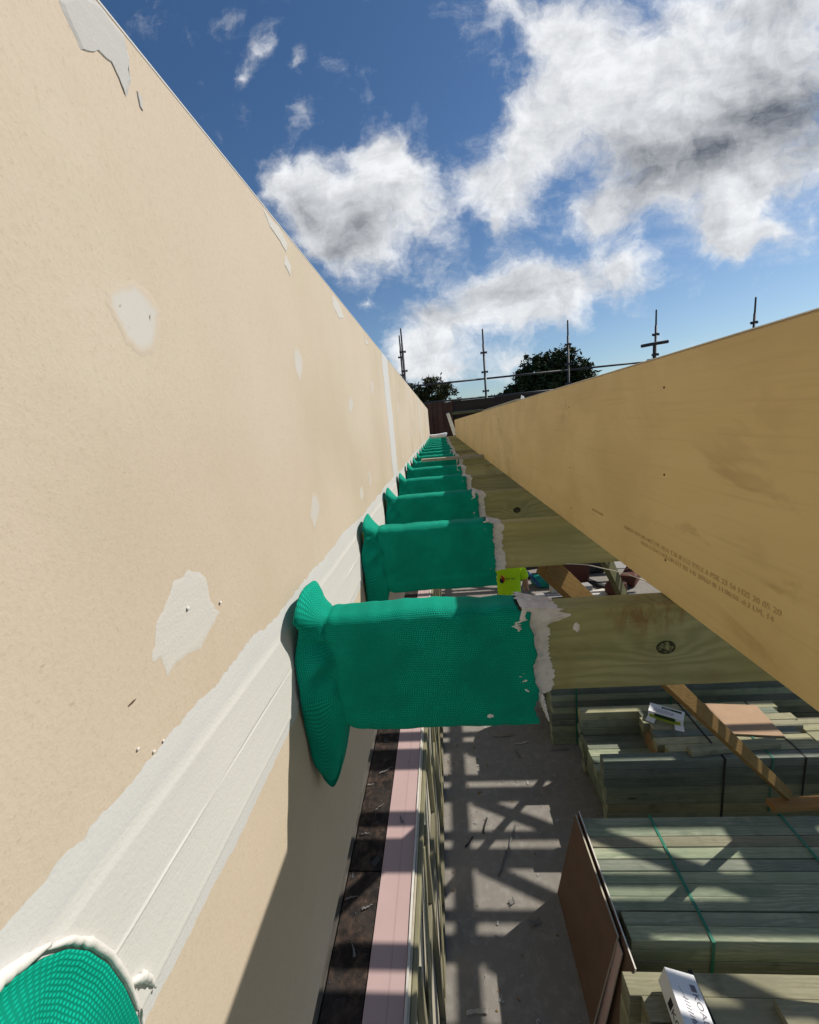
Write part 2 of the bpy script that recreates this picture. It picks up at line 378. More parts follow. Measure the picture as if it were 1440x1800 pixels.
M['orange'] = wood('orange_timber', (.30, .15, .045), (.42, .23, .08), 'X', 60, 9, var=.05)
M['stud'] = wood('pale_framing_timber', (.17, .16, .10), (.29, .27, .17), 'Z', 50, 20, var=.2)
M['stud_y'] = wood('plate_framing_timber', (.16, .15, .095), (.27, .25, .16), 'Y', 50, 20, var=.2)
M['weather'] = wood('weathered_timber', (.27, .25, .19), (.42, .39, .31), 'Y', 40, 20, var=.15)
M['fencewood'] = wood('brown_fence_timber', (.055, .028, .02), (.12, .062, .042), 'Z', 30, 20, var=.3)
M['darkwood'] = wood('dark_fence_timber', (.022, .016, .013), (.05, .036, .03), 'X', 30, 20, var=.25)
M['darkwood_y'] = wood('grimy_plate_timber', (.06, .055, .048), (.14, .13, .11), 'Y', 40, 20, var=.1)
M['ply'] = plain('brown_board_face', (.15, .092, .066), .8, .1, 8)
M['tanply'] = plain('tan_board', (.46, .31, .2), .85, .08, 9)
M['whiteedge'] = plain('white_gypsum_edge', (.66, .63, .57), .85, .08, 40)
M['creamedge'] = plain('cream_board_edge', (.47, .43, .34), .85, .12, 40)
M['steel'] = plain('weathered_steel', (.06, .063, .072), .6, .2, 30, .4, .25)
M['strap'] = plain('green_plastic_strap', (.02, .20, .13), .35, .1, 30, .5)
M['blackstrap'] = plain('black_plastic_strap', (.012, .013, .012), .5, .1, 30, .4)
M['carton'] = plain('white_carton', (.78, .79, .82), .5, .02, 30, .4)
M['ink'] = plain('black_ink', (.012, .012, .02), .6, .05)
M['greyink'] = plain('grey_ink', (.17, .16, .19), .6, .05)
M['greenink'] = plain('green_ink', (.02, .055, .02), .6, .05)
M['lime'] = plain('lime_print', (.30, .38, .03), .6, .05)
M['stamp'] = plain('faded_stamp_ink', (.50, .355, .155), .8, .25, 300)
M['shirt'] = plain('fluorescent_yellow_cloth', (.46, .78, .01), .8, .06, 12)
M['skin'] = plain('skin', (.42, .24, .16), .55, .05, 30)
M['hair'] = plain('dark_brown_hair', (.03, .02, .015), .7, .2, 60)
M['navy'] = plain('navy_work_cloth', (.02, .025, .045), .85, .15, 30)
M['boot'] = plain('tan_leather', (.25, .14, .06), .6, .15, 30)
M['red'] = plain('red_plastic', (.35, .02, .015), .5, .1)
M['brownbox'] = plain('dark_red_brown_cover', (.10, .035, .025), .7, .15)
M['teal'] = plain('teal_wrap', (.01, .30, .25), .6, .15)
M['blue'] = plain('blue_pole_paint', (.02, .10, .25), .5, .1)
M['darkgrey'] = plain('dark_grey_plastic', (.045, .045, .05), .6, .2)
M['palegrey'] = plain('pale_grey_sheet', (.33, .325, .32), .8, .12)
M['rope'] = plain('white_cord', (.6, .58, .52), .8, .05)
M['bark'] = plain('tree_bark', (.07, .05, .035), .9, .3, 8)
M['leafdark'] = foliage('dark_leaves', (.010, .022, .008), (.035, .06, .018))
M['leafgum'] = foliage('olive_leaves', (.030, .038, .014), (.075, .085, .035))
M['earth'] = plain('packed_earth', (.20, .16, .11), .95, .2, 2)
M['foil'] = plain('brown_scrap', (.10, .05, .03), .7, .2)
M['brick'] = plain('grey_block_face', (.27, .26, .24), .9, .12, 6)

# ------------------------------------------------------------------ ground and floor
bm = bmesh.new(); box(bm, -900, 900, -900, 900, -.6, -.03)
tag(obj('ground', bm, M['earth']), kind='structure')
bm = bmesh.new(); box(bm, -2.2, 12.5, -4, 15.5, -.03, 0)
tag(obj('concrete_floor', bm, M['floor']), kind='structure')

# ------------------------------------------------------------------ long plasterboard wall on the left
WX = -.2776
bm = bmesh.new(); box(bm, WX-.026, WX, -2.2, 10.9, H-.92, H+.402, .0015)
wall = obj('plasterboard_wall', bm, M['wall'])
tag(wall, 'long cream plasterboard wall rising on the left with patched white joints', 'wall')
bm = bmesh.new(); box(bm, WX-.03, WX-.0006, -2.2, 10.9, H+.4025, H+.4065, .001)
obj('edge_trim', bm, M['comp_white'], wall)

def lump_outline(pts, sub=3, jit=.0025, seed=0):
    out = []; n = len(pts); rnd = random.Random(seed)
    for i in range(n):
        a = pts[i]; b = pts[(i+1) % n]
        for k in range(sub):
            t = k/sub
            out.append((a[0]+(b[0]-a[0])*t+rnd.uniform(-jit, jit), a[1]+(b[1]-a[1])*t+rnd.uniform(-jit, jit)))
    return out
def wall_patch(pts, m, seed=0, th=.0004, jit=.0018, name='compound_patch', sub=3, label=None):
    bm = bmesh.new(); bm.verts.layers.float_color.new('cover'); pts = lump_outline(pts, sub, jit, seed)
    cy = sum(p[0] for p in pts)/len(pts); cz = sum(p[1] for p in pts)/len(pts)
    a = [bm.verts.new((WX+.00008, y, z+H)) for y, z in pts]
    b = [bm.verts.new((WX+th, cy+(y-cy)*.90, cz+(z-cz)*.90+H)) for y, z in pts]
    n = len(pts)
    for i in range(n): bm.faces.new((a[i], a[(i+1) % n], b[(i+1) % n], b[i]))
    bm.faces.new(b)
    if m is M['feather']:      # trowelled thin: covers fully only towards its middle
        f0 = [f for f in bm.faces if len(f.verts) > 4]
        bmesh.ops.delete(bm, geom=f0, context='FACES_ONLY')
        c_ = [bm.verts.new((WX+th, cy+(y-cy)*.55, cz+(z-cz)*.55+H)) for y, z in pts]
        for i in range(n): bm.faces.new((b[i], b[(i+1) % n], c_[(i+1) % n], c_[i]))
        bm.faces.new(c_)
        cl = bm.verts.layers.float_color['cover']
        for L_, q in ((a, 0), (b, .18), (c_, 1)):
            for v_ in L_: v_[cl] = (q, q, q, 1)
    bmesh.ops.triangulate(bm, faces=[f for f in bm.faces if len(f.verts) > 4])
    bmesh.ops.recalc_face_normals(bm, faces=bm.faces)
    o = obj(name, bm, m, wall)
    if label: o['label'] = label
    return o
PT = dict(
 big=[[.4,-.126],[.419,-.135],[.429,-.148],[.427,-.169],[.434,-.186],[.441,-.195],[.421,-.201],[.394,-.214],[.373,-.208],[.354,-.206],[.338,-.211],[.336,-.189],[.325,-.188],[.326,-.18],[.332,-.175],[.338,-.158],[.35,-.15],[.367,-.139],[.373,-.128],[.387,-.13]],
 oval=[[.386,.149],[.41,.161],[.43,.156],[.443,.142],[.435,.118],[.418,.096],[.396,.09],[.381,.098],[.375,.113],[.367,.128],[.371,.138]],
 o2=[[.853,.174],[.881,.185],[.907,.163],[.894,.133],[.865,.108],[.848,.133]],
 o3=[[.841,-.117],[.874,-.116],[.89,-.147],[.861,-.179],[.821,-.194],[.805,-.16]],
 o4=[[1.342,-.179],[1.384,-.178],[1.394,-.213],[1.351,-.229],[1.314,-.207]],
 o5=[[1.328,.103],[1.376,.113],[1.398,.089],[1.344,.058],[1.307,.067]],
 o6=[[1.824,.202],[1.88,.217],[1.884,.176],[1.81,.137]])
for i, (k, p) in enumerate(PT.items()): wall_patch(p, M['patch'] if k == 'big' else M['feather'], i, jit=.0012, th=.0003)
wall_patch([[.389,.361],[.42,.39],[.444,.401],[.456,.399],[.473,.399],[.474,.381],[.469,.361],[.456,.337],[.451,.347],[.442,.356],[.425,.352],[.403,.338],[.397,.348]], M['patch_grey'], 20, .0011, .001, label='thick grey compound patch at the wall top')
wall_patch([[.476,.356],[.482,.355],[.479,.341],[.475,.343]], M['patch_grey'], 21, .0012, .0005)
wall_patch([[.794,.396],[.821,.394],[.87,.396],[.913,.383],[.894,.361],[.865,.37],[.821,.376]], M['patch'], 22, .0009, .001)
wall_patch([[.889,.356],[.915,.342],[.9,.321],[.873,.333]], M['patch'], 23, .0009, .001)
wall_patch([[1.272,.391],[1.36,.388],[1.406,.358],[1.327,.339],[1.267,.356]], M['patch'], 24, .0009, .001)
wall_patch([[1.776,.379],[1.876,.364],[1.795,.348]], M['patch'], 25, .0009, .001)
rnd = random.Random(5)
for yy in (1.5, 2.05, 3.0, 3.6, 4.2, 4.8, 5.4, 6.7, 7.3, 7.9, 8.5, 9.1, 10.3):
    for zz in (.3, .12, -.06, -.2):
        if rnd.random() < .32 or yy < 2.3 and zz > -.1: continue
        y0 = yy+rnd.uniform(-.08, .08); z0 = zz+rnd.uniform(-.03, .03); a = rnd.uniform(.03, .055); b = rnd.uniform(.03, .06)
        wall_patch([(y0+a*math.cos(t*.785)*rnd.uniform(.75, 1.15), z0+b*math.sin(t*.785)*rnd.uniform(.75, 1.15)) for t in range(8)], M['feather'], rnd.randint(0, 999), sub=2)
def joint(y0, y1):
    bm = bmesh.new(); prof = [(y0-.035, .0001), (y0, .0012), ((y0+y1)/2-.01, .0022), ((y0+y1)/2, .0012), ((y0+y1)/2+.01, .0022), (y1, .0012), (y1+.035, .0001)]
    def fn(u, v):
        k = v*(len(prof)-1); i = min(int(k), len(prof)-2); t = k-i
        y = prof[i][0]+(prof[i+1][0]-prof[i][0])*t; h = prof[i][1]+(prof[i+1][1]-prof[i][1])*t
        z = -.27+u*.67
        j = .02*n3(z*9, y*3, 1) if i in (0, len(prof)-2) else .004*n3(z*30, 5)
        return (WX+.0003+h, y+j, z+H)
    grid(bm, fn, 50, 13)
    bmesh.ops.recalc_face_normals(bm, faces=bm.faces)
    obj('joint_strip', bm, M['comp_grey'], wall)
joint(2.32, 2.50); joint(6.12, 6.22); joint(9.8, 9.9)
# horizontal joint band through which the joists pass
YS0, YS1, NY = -.05, 10.88, 1500
def yof(u): return YS0+(YS1-YS0)*u**1.9
bm = bmesh.new()
def fb_(u, v):
    y = yof(u)
    top = -.262+.016*n3(y*4.0, 1.7)+.010*n3(y*11, 4)+.004*n3(y*60, 2)+.0025*n3(y*170, 5)
    bot = -.460+.008*n3(y*5, 7.3)+.004*n3(y*14, 3)+.003*n3(y*70, 9)+.002*n3(y*190, 3)
    z = bot+(top-bot)*v
    e = min(v, 1-v)
    return (WX+(.0002 if e < .01 else .0013), y, z+H)
grid(bm, fb_, NY, 9); bmesh.ops.recalc_face_normals(bm, faces=bm.faces)
obj('feathered_compound', bm, M['comp_grey'], wall)
bm = bmesh.new()
PR = [(-.4425, .0010), (-.4405, .0026), (-.4385, .0031), (-.4345, .0026), (-.430, .0025), (-.400, .0024), (-.3735, .0024), (-.3712, .0025), (-.3704, .0031), (-.3698, .0030), (-.3692, .0025), (-.366, .0024), (-.340, .0024), (-.322, .0024), (-.315, .0025), (-.312, .0026), (-.309, .0024), (-.306, .0018), (-.300, .0014), (-.288, .0010)]
def fi_(u, v):
    y = yof(u); k = v*(len(PR)-1); i = min(int(round(k)), len(PR)-1)
    z, h = PR[i]
    z += .0035*n3(y*1.7, i*.08)+.0007*n3(y*17, i*.1); h += .00008*n3(y*24, i*.2)
    if i in (8, 9): h += .0007*max(0, n3(y*5, 33))-.0016*max(0, n3(y*3, 61)+.3); z += .0016*n3(y*9, 70)
    return (WX+h, y, z+H)
grid(bm, fi_, NY, len(PR)); bmesh.ops.recalc_face_normals(bm, faces=bm.faces)
obj('set_compound_band', bm, M['comp_white'], wall)
# bits of debris stuck to the wall
def scrap(name, p, size, m, parent=None, seed=0, flat=.5, n=9, label=None, cat=None, group=None, rot=0):
    bm = bmesh.new(); bmesh.ops.create_icosphere(bm, subdivisions=2, radius=1)
    for v in bm.verts:
        k = 1+.45*n3(v.co.x*1.6+seed, v.co.y*1.6, v.co.z*1.6)
        v.co = Vector((v.co.x*size[0]*k, v.co.y*size[1]*k, v.co.z*size[2]*k))
    bmesh.ops.rotate(bm, cent=(0, 0, 0), matrix=Matrix.Rotation(rot, 3, 'Z'), verts=bm.verts)
    o = obj(name, bm, m, parent, p, True)
    if label: tag(o, label, cat, group)
    return o
for i, (y, z) in enumerate(((.287, -.246), (.302, -.262), (.315, -.262))): scrap('compound_crumb', (WX+.001, y, z+H), (.0009, .0014, .0013), M['sealant'], wall, i*3.1)
scrap('compound_crumb', (WX+.0008, .293, -.2055+H), (.0004, .0045, .0008), M['foil'], wall, 9)
for i, (y, z) in enumerate(((.386, -.163), (.445, -.183))): scrap('compound_crumb', (WX+.0015, y, z+H), (.001, .002, .002), M['sealant'], wall, i*5.1)
# unseen block added behind the plasterboard to keep light from leaking in
bm = bmesh.new(); box(bm, -.98, -.70, -2.2, 11.2, 0, H+.38, .004)
tag(obj('leak_block', bm, M['brick']), 'grey block added unseen behind the plasterboard lining to stop stray light', 'wall')

# ------------------------------------------------------------------ ledge below: dark ply, pink board, framed wall
LZ = H-2.05
bm = bmesh.new(); box(bm, -.595, -.443, -1, 1.563, LZ-.03, LZ, .001); o = obj('ply_strip', bm, M['ledge'])
tag(o, 'dark debris covered ply strip below the plasterboard wall, nearest length', 'ply board', 'dark ply strips on the ledge')
bm = bmesh.new(); box(bm, -.595, -.443, 1.57, 10.8, LZ-.03, LZ-.002, .001); o = obj('ply_strip', bm, M['ledge'])
tag(o, 'dark debris covered ply strip below the wall, beyond the cross joint', 'ply board', 'dark ply strips on the ledge')
bm = bmesh.new(); box(bm, -.695, -.601, -1, 10.8, LZ-.06, LZ+.004, .002)
tag(obj('ledge_plate', bm, M['darkwood_y']), 'pale timber plate along the foot of the plasterboard wall', 'timber')
bm = bmesh.new(); box(bm, -.4385, -.2905, -1, 10.8, LZ-.016, LZ+.0, .001)
tag(obj('pink_board', bm, M['pink']), 'long pink plasterboard strip lying on the ledge', 'plasterboard')
bm = bmesh.new(); box(bm, -.695, -.295, -1, 10.8, LZ-.3, LZ-.061, .002)
tag(obj('ledge_beam', bm, M['brick']), 'grey block ledge carrying the ply and pink strips', 'ledge')
for i, (x0, x1, zt, mm) in enumerate(((-.289, -.280, LZ+.006, 'whiteedge'), (-.2785, -.270, LZ-.003, 'creamedge'))):
    bm = bmesh.new()
    def fs(u, v, x0=x0, x1=x1, zt=zt):
        y = -1+11.8*u; w = .0012*n3(y*3, i*5)+.0006*n3(y*22, i*3)
        X = [x0, x0, x1, x1][int(round(v*3))]; Z = [0, zt+.003*n3(y*6, i), zt+.003*n3(y*6, i+.3), 0][int(round(v*3))]
        return (X+w, y, max(.002, Z))
    vv = grid(bm, fs, 260, 4)
    for row in (vv[0], vv[-1]): bm.faces.new(row)
    for f in bm.faces: f.smooth = False
    bmesh.ops.recalc_face_normals(bm, faces=bm.faces)
    tag(obj('upright_board', bm, M[mm]), ('white edged plasterboard standing along the pink strip', 'cream edged board standing between the white edge and the timber frame')[i], 'plasterboard', 'boards standing on edge beside the pink strip')
fr = empty('stud_wall', (-.215, 0, 0)); tag(fr, 'pale timber stud frame standing beside the concrete floor', 'wall frame')
def fpart(name, x0, x1, y0, y1, z0, z1, m, bev=.0025):
    bm = bmesh.new(); box(bm, x0+.215, x1+.215, y0, y1, z0, z1, bev); return obj(name, bm, m, fr)
fpart('bottom_plate', -.2685, -.236, -1, 10.8, .002, .045, M['stud_y'])
fpart('top_plate', -.2685, -.248, -1, 10.8, LZ-.05, LZ-.006, M['stud_y'])
for k in range(19):
    y = -.6+k*.6
    fpart('stud', -.268, -.238, y, y+.045, .046, LZ-.051, M['stud'])
    if k < 18: fpart('nogging', -.268, -.243-.004*(k % 2), y+.046, y+.599, .78+.05*(k % 2), .87+.05*(k % 2), M['stud_y'])
for k in range(9):   # diagonal braces let into the frame
    bm = bmesh.new(); y = -.5+k*1.2
    beam_between(bm, (-.022, y, .06), (-.034, y+1.05, LZ-.08), .07, .010, Vector((1, 0, 0)))
    obj('brace', bm, M['stud'], fr)

# ------------------------------------------------------------------ joists
NJ = 18
ORD = ['nearest', 'second', 'third', 'fourth', 'fifth', 'sixth', 'seventh', 'eighth', 'ninth', 'tenth', 'eleventh', 'twelfth', 'thirteenth', 'fourteenth', 'fifteenth', 'sixteenth', 'seventeenth', 'eighteenth']
JY = [.044, .644, 1.25, 1.828, 2.42, 3.02, 3.62]+[4.22+.6*i for i in range(11)]
JT, JB_ = -.312, -.460
for k in range(NJ):
    y = JY[k]
    bm = bmesh.new(); box(bm, WX+.0045, 6.4, 0, .045, JB_-JT, 0, .003)
    m = M['joist_knot'] if k == 1 else M['joist_knot2'] if k == 3 else M['joist']
    lab = {0: 'treated timber joist below the camera with only its wrapped end in view', 1: 'greenish timber joist nearest in view with a black ringed knot', 3: 'third visible green timber joist with one large dark knot'}.get(k)
    o = obj('timber_joist', bm, m, None, (0, y, H+JT))
    tag(o, lab or ORD[k-1]+' visible green timber joist counted from the camera, crossing under the yellow beam', 'joist', 'timber joists between wall and beam')

# ------------------------------------------------------------------ green fabric sleeves
def sleeve(k):
    y0 = JY[k]; rd = random.Random(k*17+3); sd_ = k*13.7
    root = empty('fabric_sleeve', (WX, y0+.0225, H+JT))
    XE = .13-WX+rd.uniform(-.012, .012)-(.018 if k == 1 else 0)
    zt = .013; zb = -.208 if k == 1 else -.196+rd.uniform(-.008, .012)
    hw = .0375; rc = .02
    # perimeter of a rounded rectangle in (y, z), starting at the bottom middle, going up the back first
    segs = []
    def arc(cy, cz, a0, a1, n=7):
        for i in range(n): a = a0+(a1-a0)*i/(n-1); segs.append((cy+rc*math.cos(a), cz+rc*math.sin(a), math.cos(a), math.sin(a)))
    def line(p, q, nn, n):
        for i in range(1, n): t = i/n; segs.append((p[0]+(q[0]-p[0])*t, p[1]+(q[1]-p[1])*t, nn[0], nn[1]))
    line((0, zb), (hw-rc, zb), (0, -1), 3); arc(hw-rc, zb+rc, -math.pi/2, 0)
    line((hw, zb+rc), (hw, zt-rc), (1, 0), 16); arc(hw-rc, zt-rc, 0, math.pi/2)
    line((hw-rc, zt), (-hw+rc, zt), (0, 1), 4); arc(-hw+rc, zt-rc, math.pi/2, math.pi)
    line((-hw, zt-rc), (-hw, zb+rc), (-1, 0), 34); arc(-hw+rc, zb+rc, math.pi, 1.5*math.pi)
    line((-hw+rc, zb), (0, zb), (0, -1), 3)
    n = len(segs); per = [0]
    for i in range(1, n): per.append(per[-1]+math.hypot(segs[i][0]-segs[i-1][0], segs[i][1]-segs[i-1][1]))
    tot = per[-1]
    XC = .063            # crease between tube and flange, measured from the wall
    def fn(u, v):
        j = min(n-1, int(round(v*(n-1)))); py, pz, ny, nz = segs[j]
        zr = (pz-zb)/(zt-zb)
        xe = XE+.006*n3(pz*40+sd_, py*40)+.004*n3(pz*160, sd_)+(1-zr)*.006-(.02 if zr > .97 else 0)
        t = u**.9
        x0 = .006+.016*max(0, (zr-.5)/.5)**1.7
        x = x0+(xe-x0)*t
        xc = XC+.010*(1-zr)+.006*n3(pz*14, sd_)-(.010 if zr > .8 else 0)
        d = .0042*n3(x*7, pz*9+sd_, py*9)+.0024*n3(x*22+sd_, pz*16)-.0035*max(0, .25-abs(n3(x*5+pz*6, pz*15-x*4, sd_)))*4*.6+.0012*n3(x*55, pz*40+sd_)
        if ny < -.5:
            d += .004*math.sin(math.pi*zr)
            # soft fold running along the lower edge of the front
            d += .004*math.exp(-((pz-(zb+.035+.05*(x-.2)))/.008)**2)*(1 if k != 1 else .35)
        # tail of cloth hangs a little inwards under the joist
        if x > xc:
            d -= .006*math.exp(-((x-xc)/.010)**2)
            return Vector((x, py+ny*d, pz+nz*d))
        s = (xc-x)/(xc-x0+.002)
        f = s**1.35
        amp = .046 if nz > .5 else (.017 if ny < -.5 else .036)
        w = max(0, (.34-zr)/.34); tail = 0
        if w > 0:
            w = max(0, (.34-zr)/.34); tail = .120*w**.8
        d += f*amp*(1+.25*n3(pz*16+sd_, py*11, 2))
        dy = ny*d; ts = math.sin(math.pi/2*min(1, s/.66))**1.3*(1-.40*(max(0, s-.60)/.40)**2)
        dz = nz*d*(1 if nz > 0 else 0)-tail*ts*1; dy += (.012*w*ts if ny < -.5 else 0) if zr < .34 else 0
        # pinched cloth near the top of the flange, and a soft ridge below it
        if ny < -.2:
            pz0 = zt-.055+.004*n3(sd_, 3)
            a = math.exp(-((pz-pz0-.02*(s-.3))/.0135)**2)*math.exp(-((s-.12)/.42)**2)
            b = math.exp(-((pz-pz0+.022+.05*(s-.3))/.014)**2)*math.exp(-((s-.3)/.45)**2)
            c = math.exp(-((pz-pz0+.052+.03*(s-.2))/.018)**2)*math.exp(-((s-.25)/.3)**2)
            q = 1 if k == 1 else .55+.4*n3(sd_, 8)
            dy += q*(.020*a-.012*b+.010*c)
            dz += q*.006*a
        wv = .006*s*math.sin(pz*55+sd_)+.004*s*n3(pz*50, sd_)
        sh = .010*s*(1-s)*4*n3(pz*10, sd_+5)
        return Vector((x+max(-.004, wv*.5)*(s > .6), py+dy+ny*wv*.6, pz+dz+nz*wv*.4-sh*.2))
    bm = bmesh.new()
    nu = 90 if k < 3 else 44
    VV = grid(bm, fn, nu, n)
    # weave coordinates follow the cloth: true lengths along and around it
    uvl = bm.loops.layers.uv.verify(); U = {}
    jt = n//3
    for j in range(n):
        acc = 0
        for i in range(nu-1, -1, -1):
            if i < nu-1: acc += (VV[i][j].co-VV[i+1][j].co).length
            U[VV[i][j]] = [acc, 0]
    for i in range(nu):
        acc = 0
        for j in range(n):
            if j: acc += (VV[i][j].co-VV[i][j-1].co).length
            U[VV[i][j]][1] = acc
        for j in range(n): U[VV[i][j]][1] = per[j]
    for f in bm.faces:
        for lp in f.loops: lp[uvl].uv = U[lp.vert]
    if k == 0:
        # the only part in view: its flange lies back on the wall in a wide fan
        oy, oz = y0+.0225, JT
        OUT = [(.03, -.252), (.08, -.262), (.12, -.273), (.145, -.283), (.164, -.292), (.180, -.303), (.193, -.317), (.203, -.335), (.212, -.362), (.218, -.395), (.221, -.435), (.217, -.49)]
        INN = [(.05, -.296), (.06, -.297), (.07, -.298), (.076, -.300), (.081, -.304), (.084, -.310), (.085, -.318), (.0855, -.33), (.086, -.35), (.086, -.38), (.086, -.42), (.086, -.48)]
        def lerp(L, t):
            q = t*(len(L)-1); a = min(int(q), len(L)-2); w_ = q-a
            return L[a][0]+(L[a+1][0]-L[a][0])*w_, L[a][1]+(L[a+1][1]-L[a][1])*w_
        def ff(u, v):
            a = lerp(OUT, u); b = lerp(INN, u); w_ = v**.85
            x = .0055+.105*v**1.7+.003*math.sin(u*17)*math.sin(math.pi*v)
            return Vector((x, a[0]+(b[0]-a[0])*w_-oy, a[1]+(b[1]-a[1])*w_-oz))
        FV = grid(bm, ff, 64, 30)
        U2 = {}
        for a in range(64):
            acc = 0
            for b in range(30):
                if b: acc += (FV[a][b].co-FV[a][b-1].co).length
                U2[FV[a][b]] = (0, acc)
        acc = 0
        for a in range(64):
            if a: acc += (FV[a][6].co-FV[a-1][6].co).length
            for b in range(30): U2[FV[a][b]] = (acc, U2[FV[a][b]][1])
        for f in bm.faces:
            for lp in f.loops:
                if lp.vert in U2: lp[uvl].uv = U2[lp.vert]
    bmesh.ops.recalc_face_normals(bm, faces=bm.faces)
    o = obj('wrap', bm, M['fabric'], root, smooth=True)
    so = o.modifiers.new('cloth', 'SOLIDIFY'); so.thickness = .0022; so.offset = 0
    # brushed sealant over the open end, joining cloth to joist
    def path(t):     # over the top from the back, then down the front face; returns point and outward normal
        L1 = .045; L2 = .148; p = t*(L1+L2)
        if p < L1: return (.0225-p, 0, 0, 1)
        return (-.0225, -(p-L1), -1, 0)
    bm = bmesh.new()
    def sn(u, v):
        py, pz, ny, nz = path(u)
        top = 1 if nz > .5 else 0
        xl = XE-.022+.012*n3(u*30, sd_)+.008*n3(u*85, sd_+2)+(.004 if top else 0)+.026*(u > .9)*(u-.9)*10
        xr = XE+.030+.006*n3(u*11+sd_, 4)+.005*n3(u*60, sd_+7)+.036*math.exp(-((u-.29)/.05)**2)*(1 if k == 1 else .25)+.008*math.exp(-((u-.85)/.12)**2)
        if k == 1 and u < .24: xr += .016
        x = xl+(xr-xl)*v
        h = .0165*(1-v)**1.4*(1 if v > .02 else .9)+.0025
        h += (.0035*n3(u*70, v*5, sd_)+.003*n3(u*25, v*9, sd_+1)+.002*n3(u*8, v*40, sd_+3))*(1 if 0 < v < 1 else 0)
        if v > .999: h = .0004
        if u > .995: h = min(h, .003)
        if top and py > .019: h = .001
        cn = 1.0
        if abs(u-.235) < .03:   # round the arris
            ny_, nz_ = -.7, .7
        else: ny_, nz_ = ny, nz
        return Vector((x, py+ny_*h*cn, pz+nz_*h*cn))
    grid(bm, sn, 110 if k < 4 else 40, 14)
    if k == 1:   # a ragged tongue of sealant running down the hanging cloth edge
        def tg(u, v):
            z = -.146-.052*u; w = (.010*(1-u)+.003)*(1+.5*n3(u*20, 3))
            return Vector((XE+.010+.014*u+(v-.5)*w+.003*n3(u*18, 9), -.030-.006*math.sin(math.pi*v), z))
        grid(bm, tg, 24, 5)
    bmesh.ops.recalc_face_normals(bm, faces=bm.faces)
    o = obj('sealant_seam', bm, M['sealant'], root, smooth=True)
    if k in (1, 6):
        scrap('sealant_dab', (XE-.075 if k == 1 else .13, -hw-.004, -.178 if k == 1 else -.05), (.006, .002, .004), M['sealant'], o, k)
    return root
SL = {0: 'bright green woven sleeve in the bottom left corner, seen from above against wet compound', 1: 'largest green woven sleeve hanging in the middle with its flange pinched into a fold'}
for k in range(NJ-1):
    r = sleeve(k)
    tag(r, SL.get(k) or ORD[k-1]+' green fabric sleeve from the camera, wrapping a joist end at the cream wall', 'fabric sleeve', 'green fabric sleeves on the joist ends')
# lip of wet compound curling over the near sleeve flange
bm = bmesh.new()
lip = [(.02, -.248), (.08, -.259), (.125, -.270), (.150, -.281), (.168, -.290), (.186, -.302)]
def roll(pts, r0, seed, name, m, parent):
    bm = bmesh.new(); P = []
    for i in range(len(pts)-1):
        for t in range(6): a = t/6; P.append((pts[i][0]+(pts[i+1][0]-pts[i][0])*a, pts[i][1]+(pts[i+1][1]-pts[i][1])*a))
    P.append(pts[-1])
    rr = [r0*(.25+.75*math.sin(math.pi*min(1, (i+1.5)/len(P))**.8))*(1+.35*n3(i*.5, seed)) for i in range(len(P))]
    tube(bm, [(WX+.0035+.25*rr[i], y, z+H+.002*n3(i*.6, seed)) for i, (y, z) in enumerate(P)], rr, 12)
    return obj(name, bm, m, parent, smooth=True)
roll(lip, .0068, 3, 'compound_lip', M['sealant'], wall)
roll([(.184, -.302), (.198, -.317), (.208, -.336), (.217, -.362), (.223, -.395), (.226, -.435), (.222, -.48)], .0030, 6, 'compound_lip', M['sealant'], wall)
roll([(.226, -.405), (.234, -.412), (.240, -.425), (.243, -.44)], .0035, 11, 'compound_lip', M['sealant'], wall)
for i, (y, z, a, b) in enumerate(((.640, -.552, .008, .018), (.655, -.607, .007, .013))): scrap('compound_crumb', (WX+.004, y, z+H), (.004, a, b), M['sealant'], wall, 40+i)
scrap('sealant_blob', (.197, .6445, -.345+H), (.0055, .0022, .0085), M['sealant'], None, 4, label='white sealant dab on the nearest joist face', cat='sealant dab')

# ------------------------------------------------------------------ yellow laminated beam on the right
BX = .3466; BT = .0692
bm = bmesh.new(); box(bm, BX, BX+.045, -1.6, 9.95, H+JT+.001, H+BT, .0022)
beam = obj('laminated_beam', bm, M['beam']); tag(beam, 'long yellow stained laminated beam on the right with a faint printed line', 'beam')
bm = bmesh.new(); box(bm, BX-.0012, BX+.046, 1.93, 3.4, H+BT+.0006, H+BT+.0085, .001)
tag(obj('pale_batten', bm, M['weather']), 'thin pale batten lying along the top of the yellow beam', 'batten')
bm = bmesh.new()
for i in range(1):
    box(bm, BX+.0005, BX+.0445, -1.6, 1.92, H+BT+.0003, H+BT+.0016)
obj('top_film', bm, M['whiteedge'], beam)
for i, (y, z) in enumerate(((.689, .023), (.681, -.111), (.670, -.249), (1.17, .012), (1.17, -.15), (1.165, -.262))):
    bm = bmesh.new(); bmesh.ops.create_circle(bm, cap_ends=True, segments=10, radius=.0026)
    bmesh.ops.extrude_face_region(bm, geom=bm.faces[:])
    for j, v in enumerate(bm.verts): v.co = Vector((-.0006 if j >= 10 else .0002, v.co.x*(.8+.4*n3(j, i)), v.co.y*(.7+.3*n3(i, j))))
    bmesh.ops.recalc_face_normals(bm, faces=bm.faces)
    obj('nail_head', bm, M['foil'], beam, (BX-.0002, y, z+H))
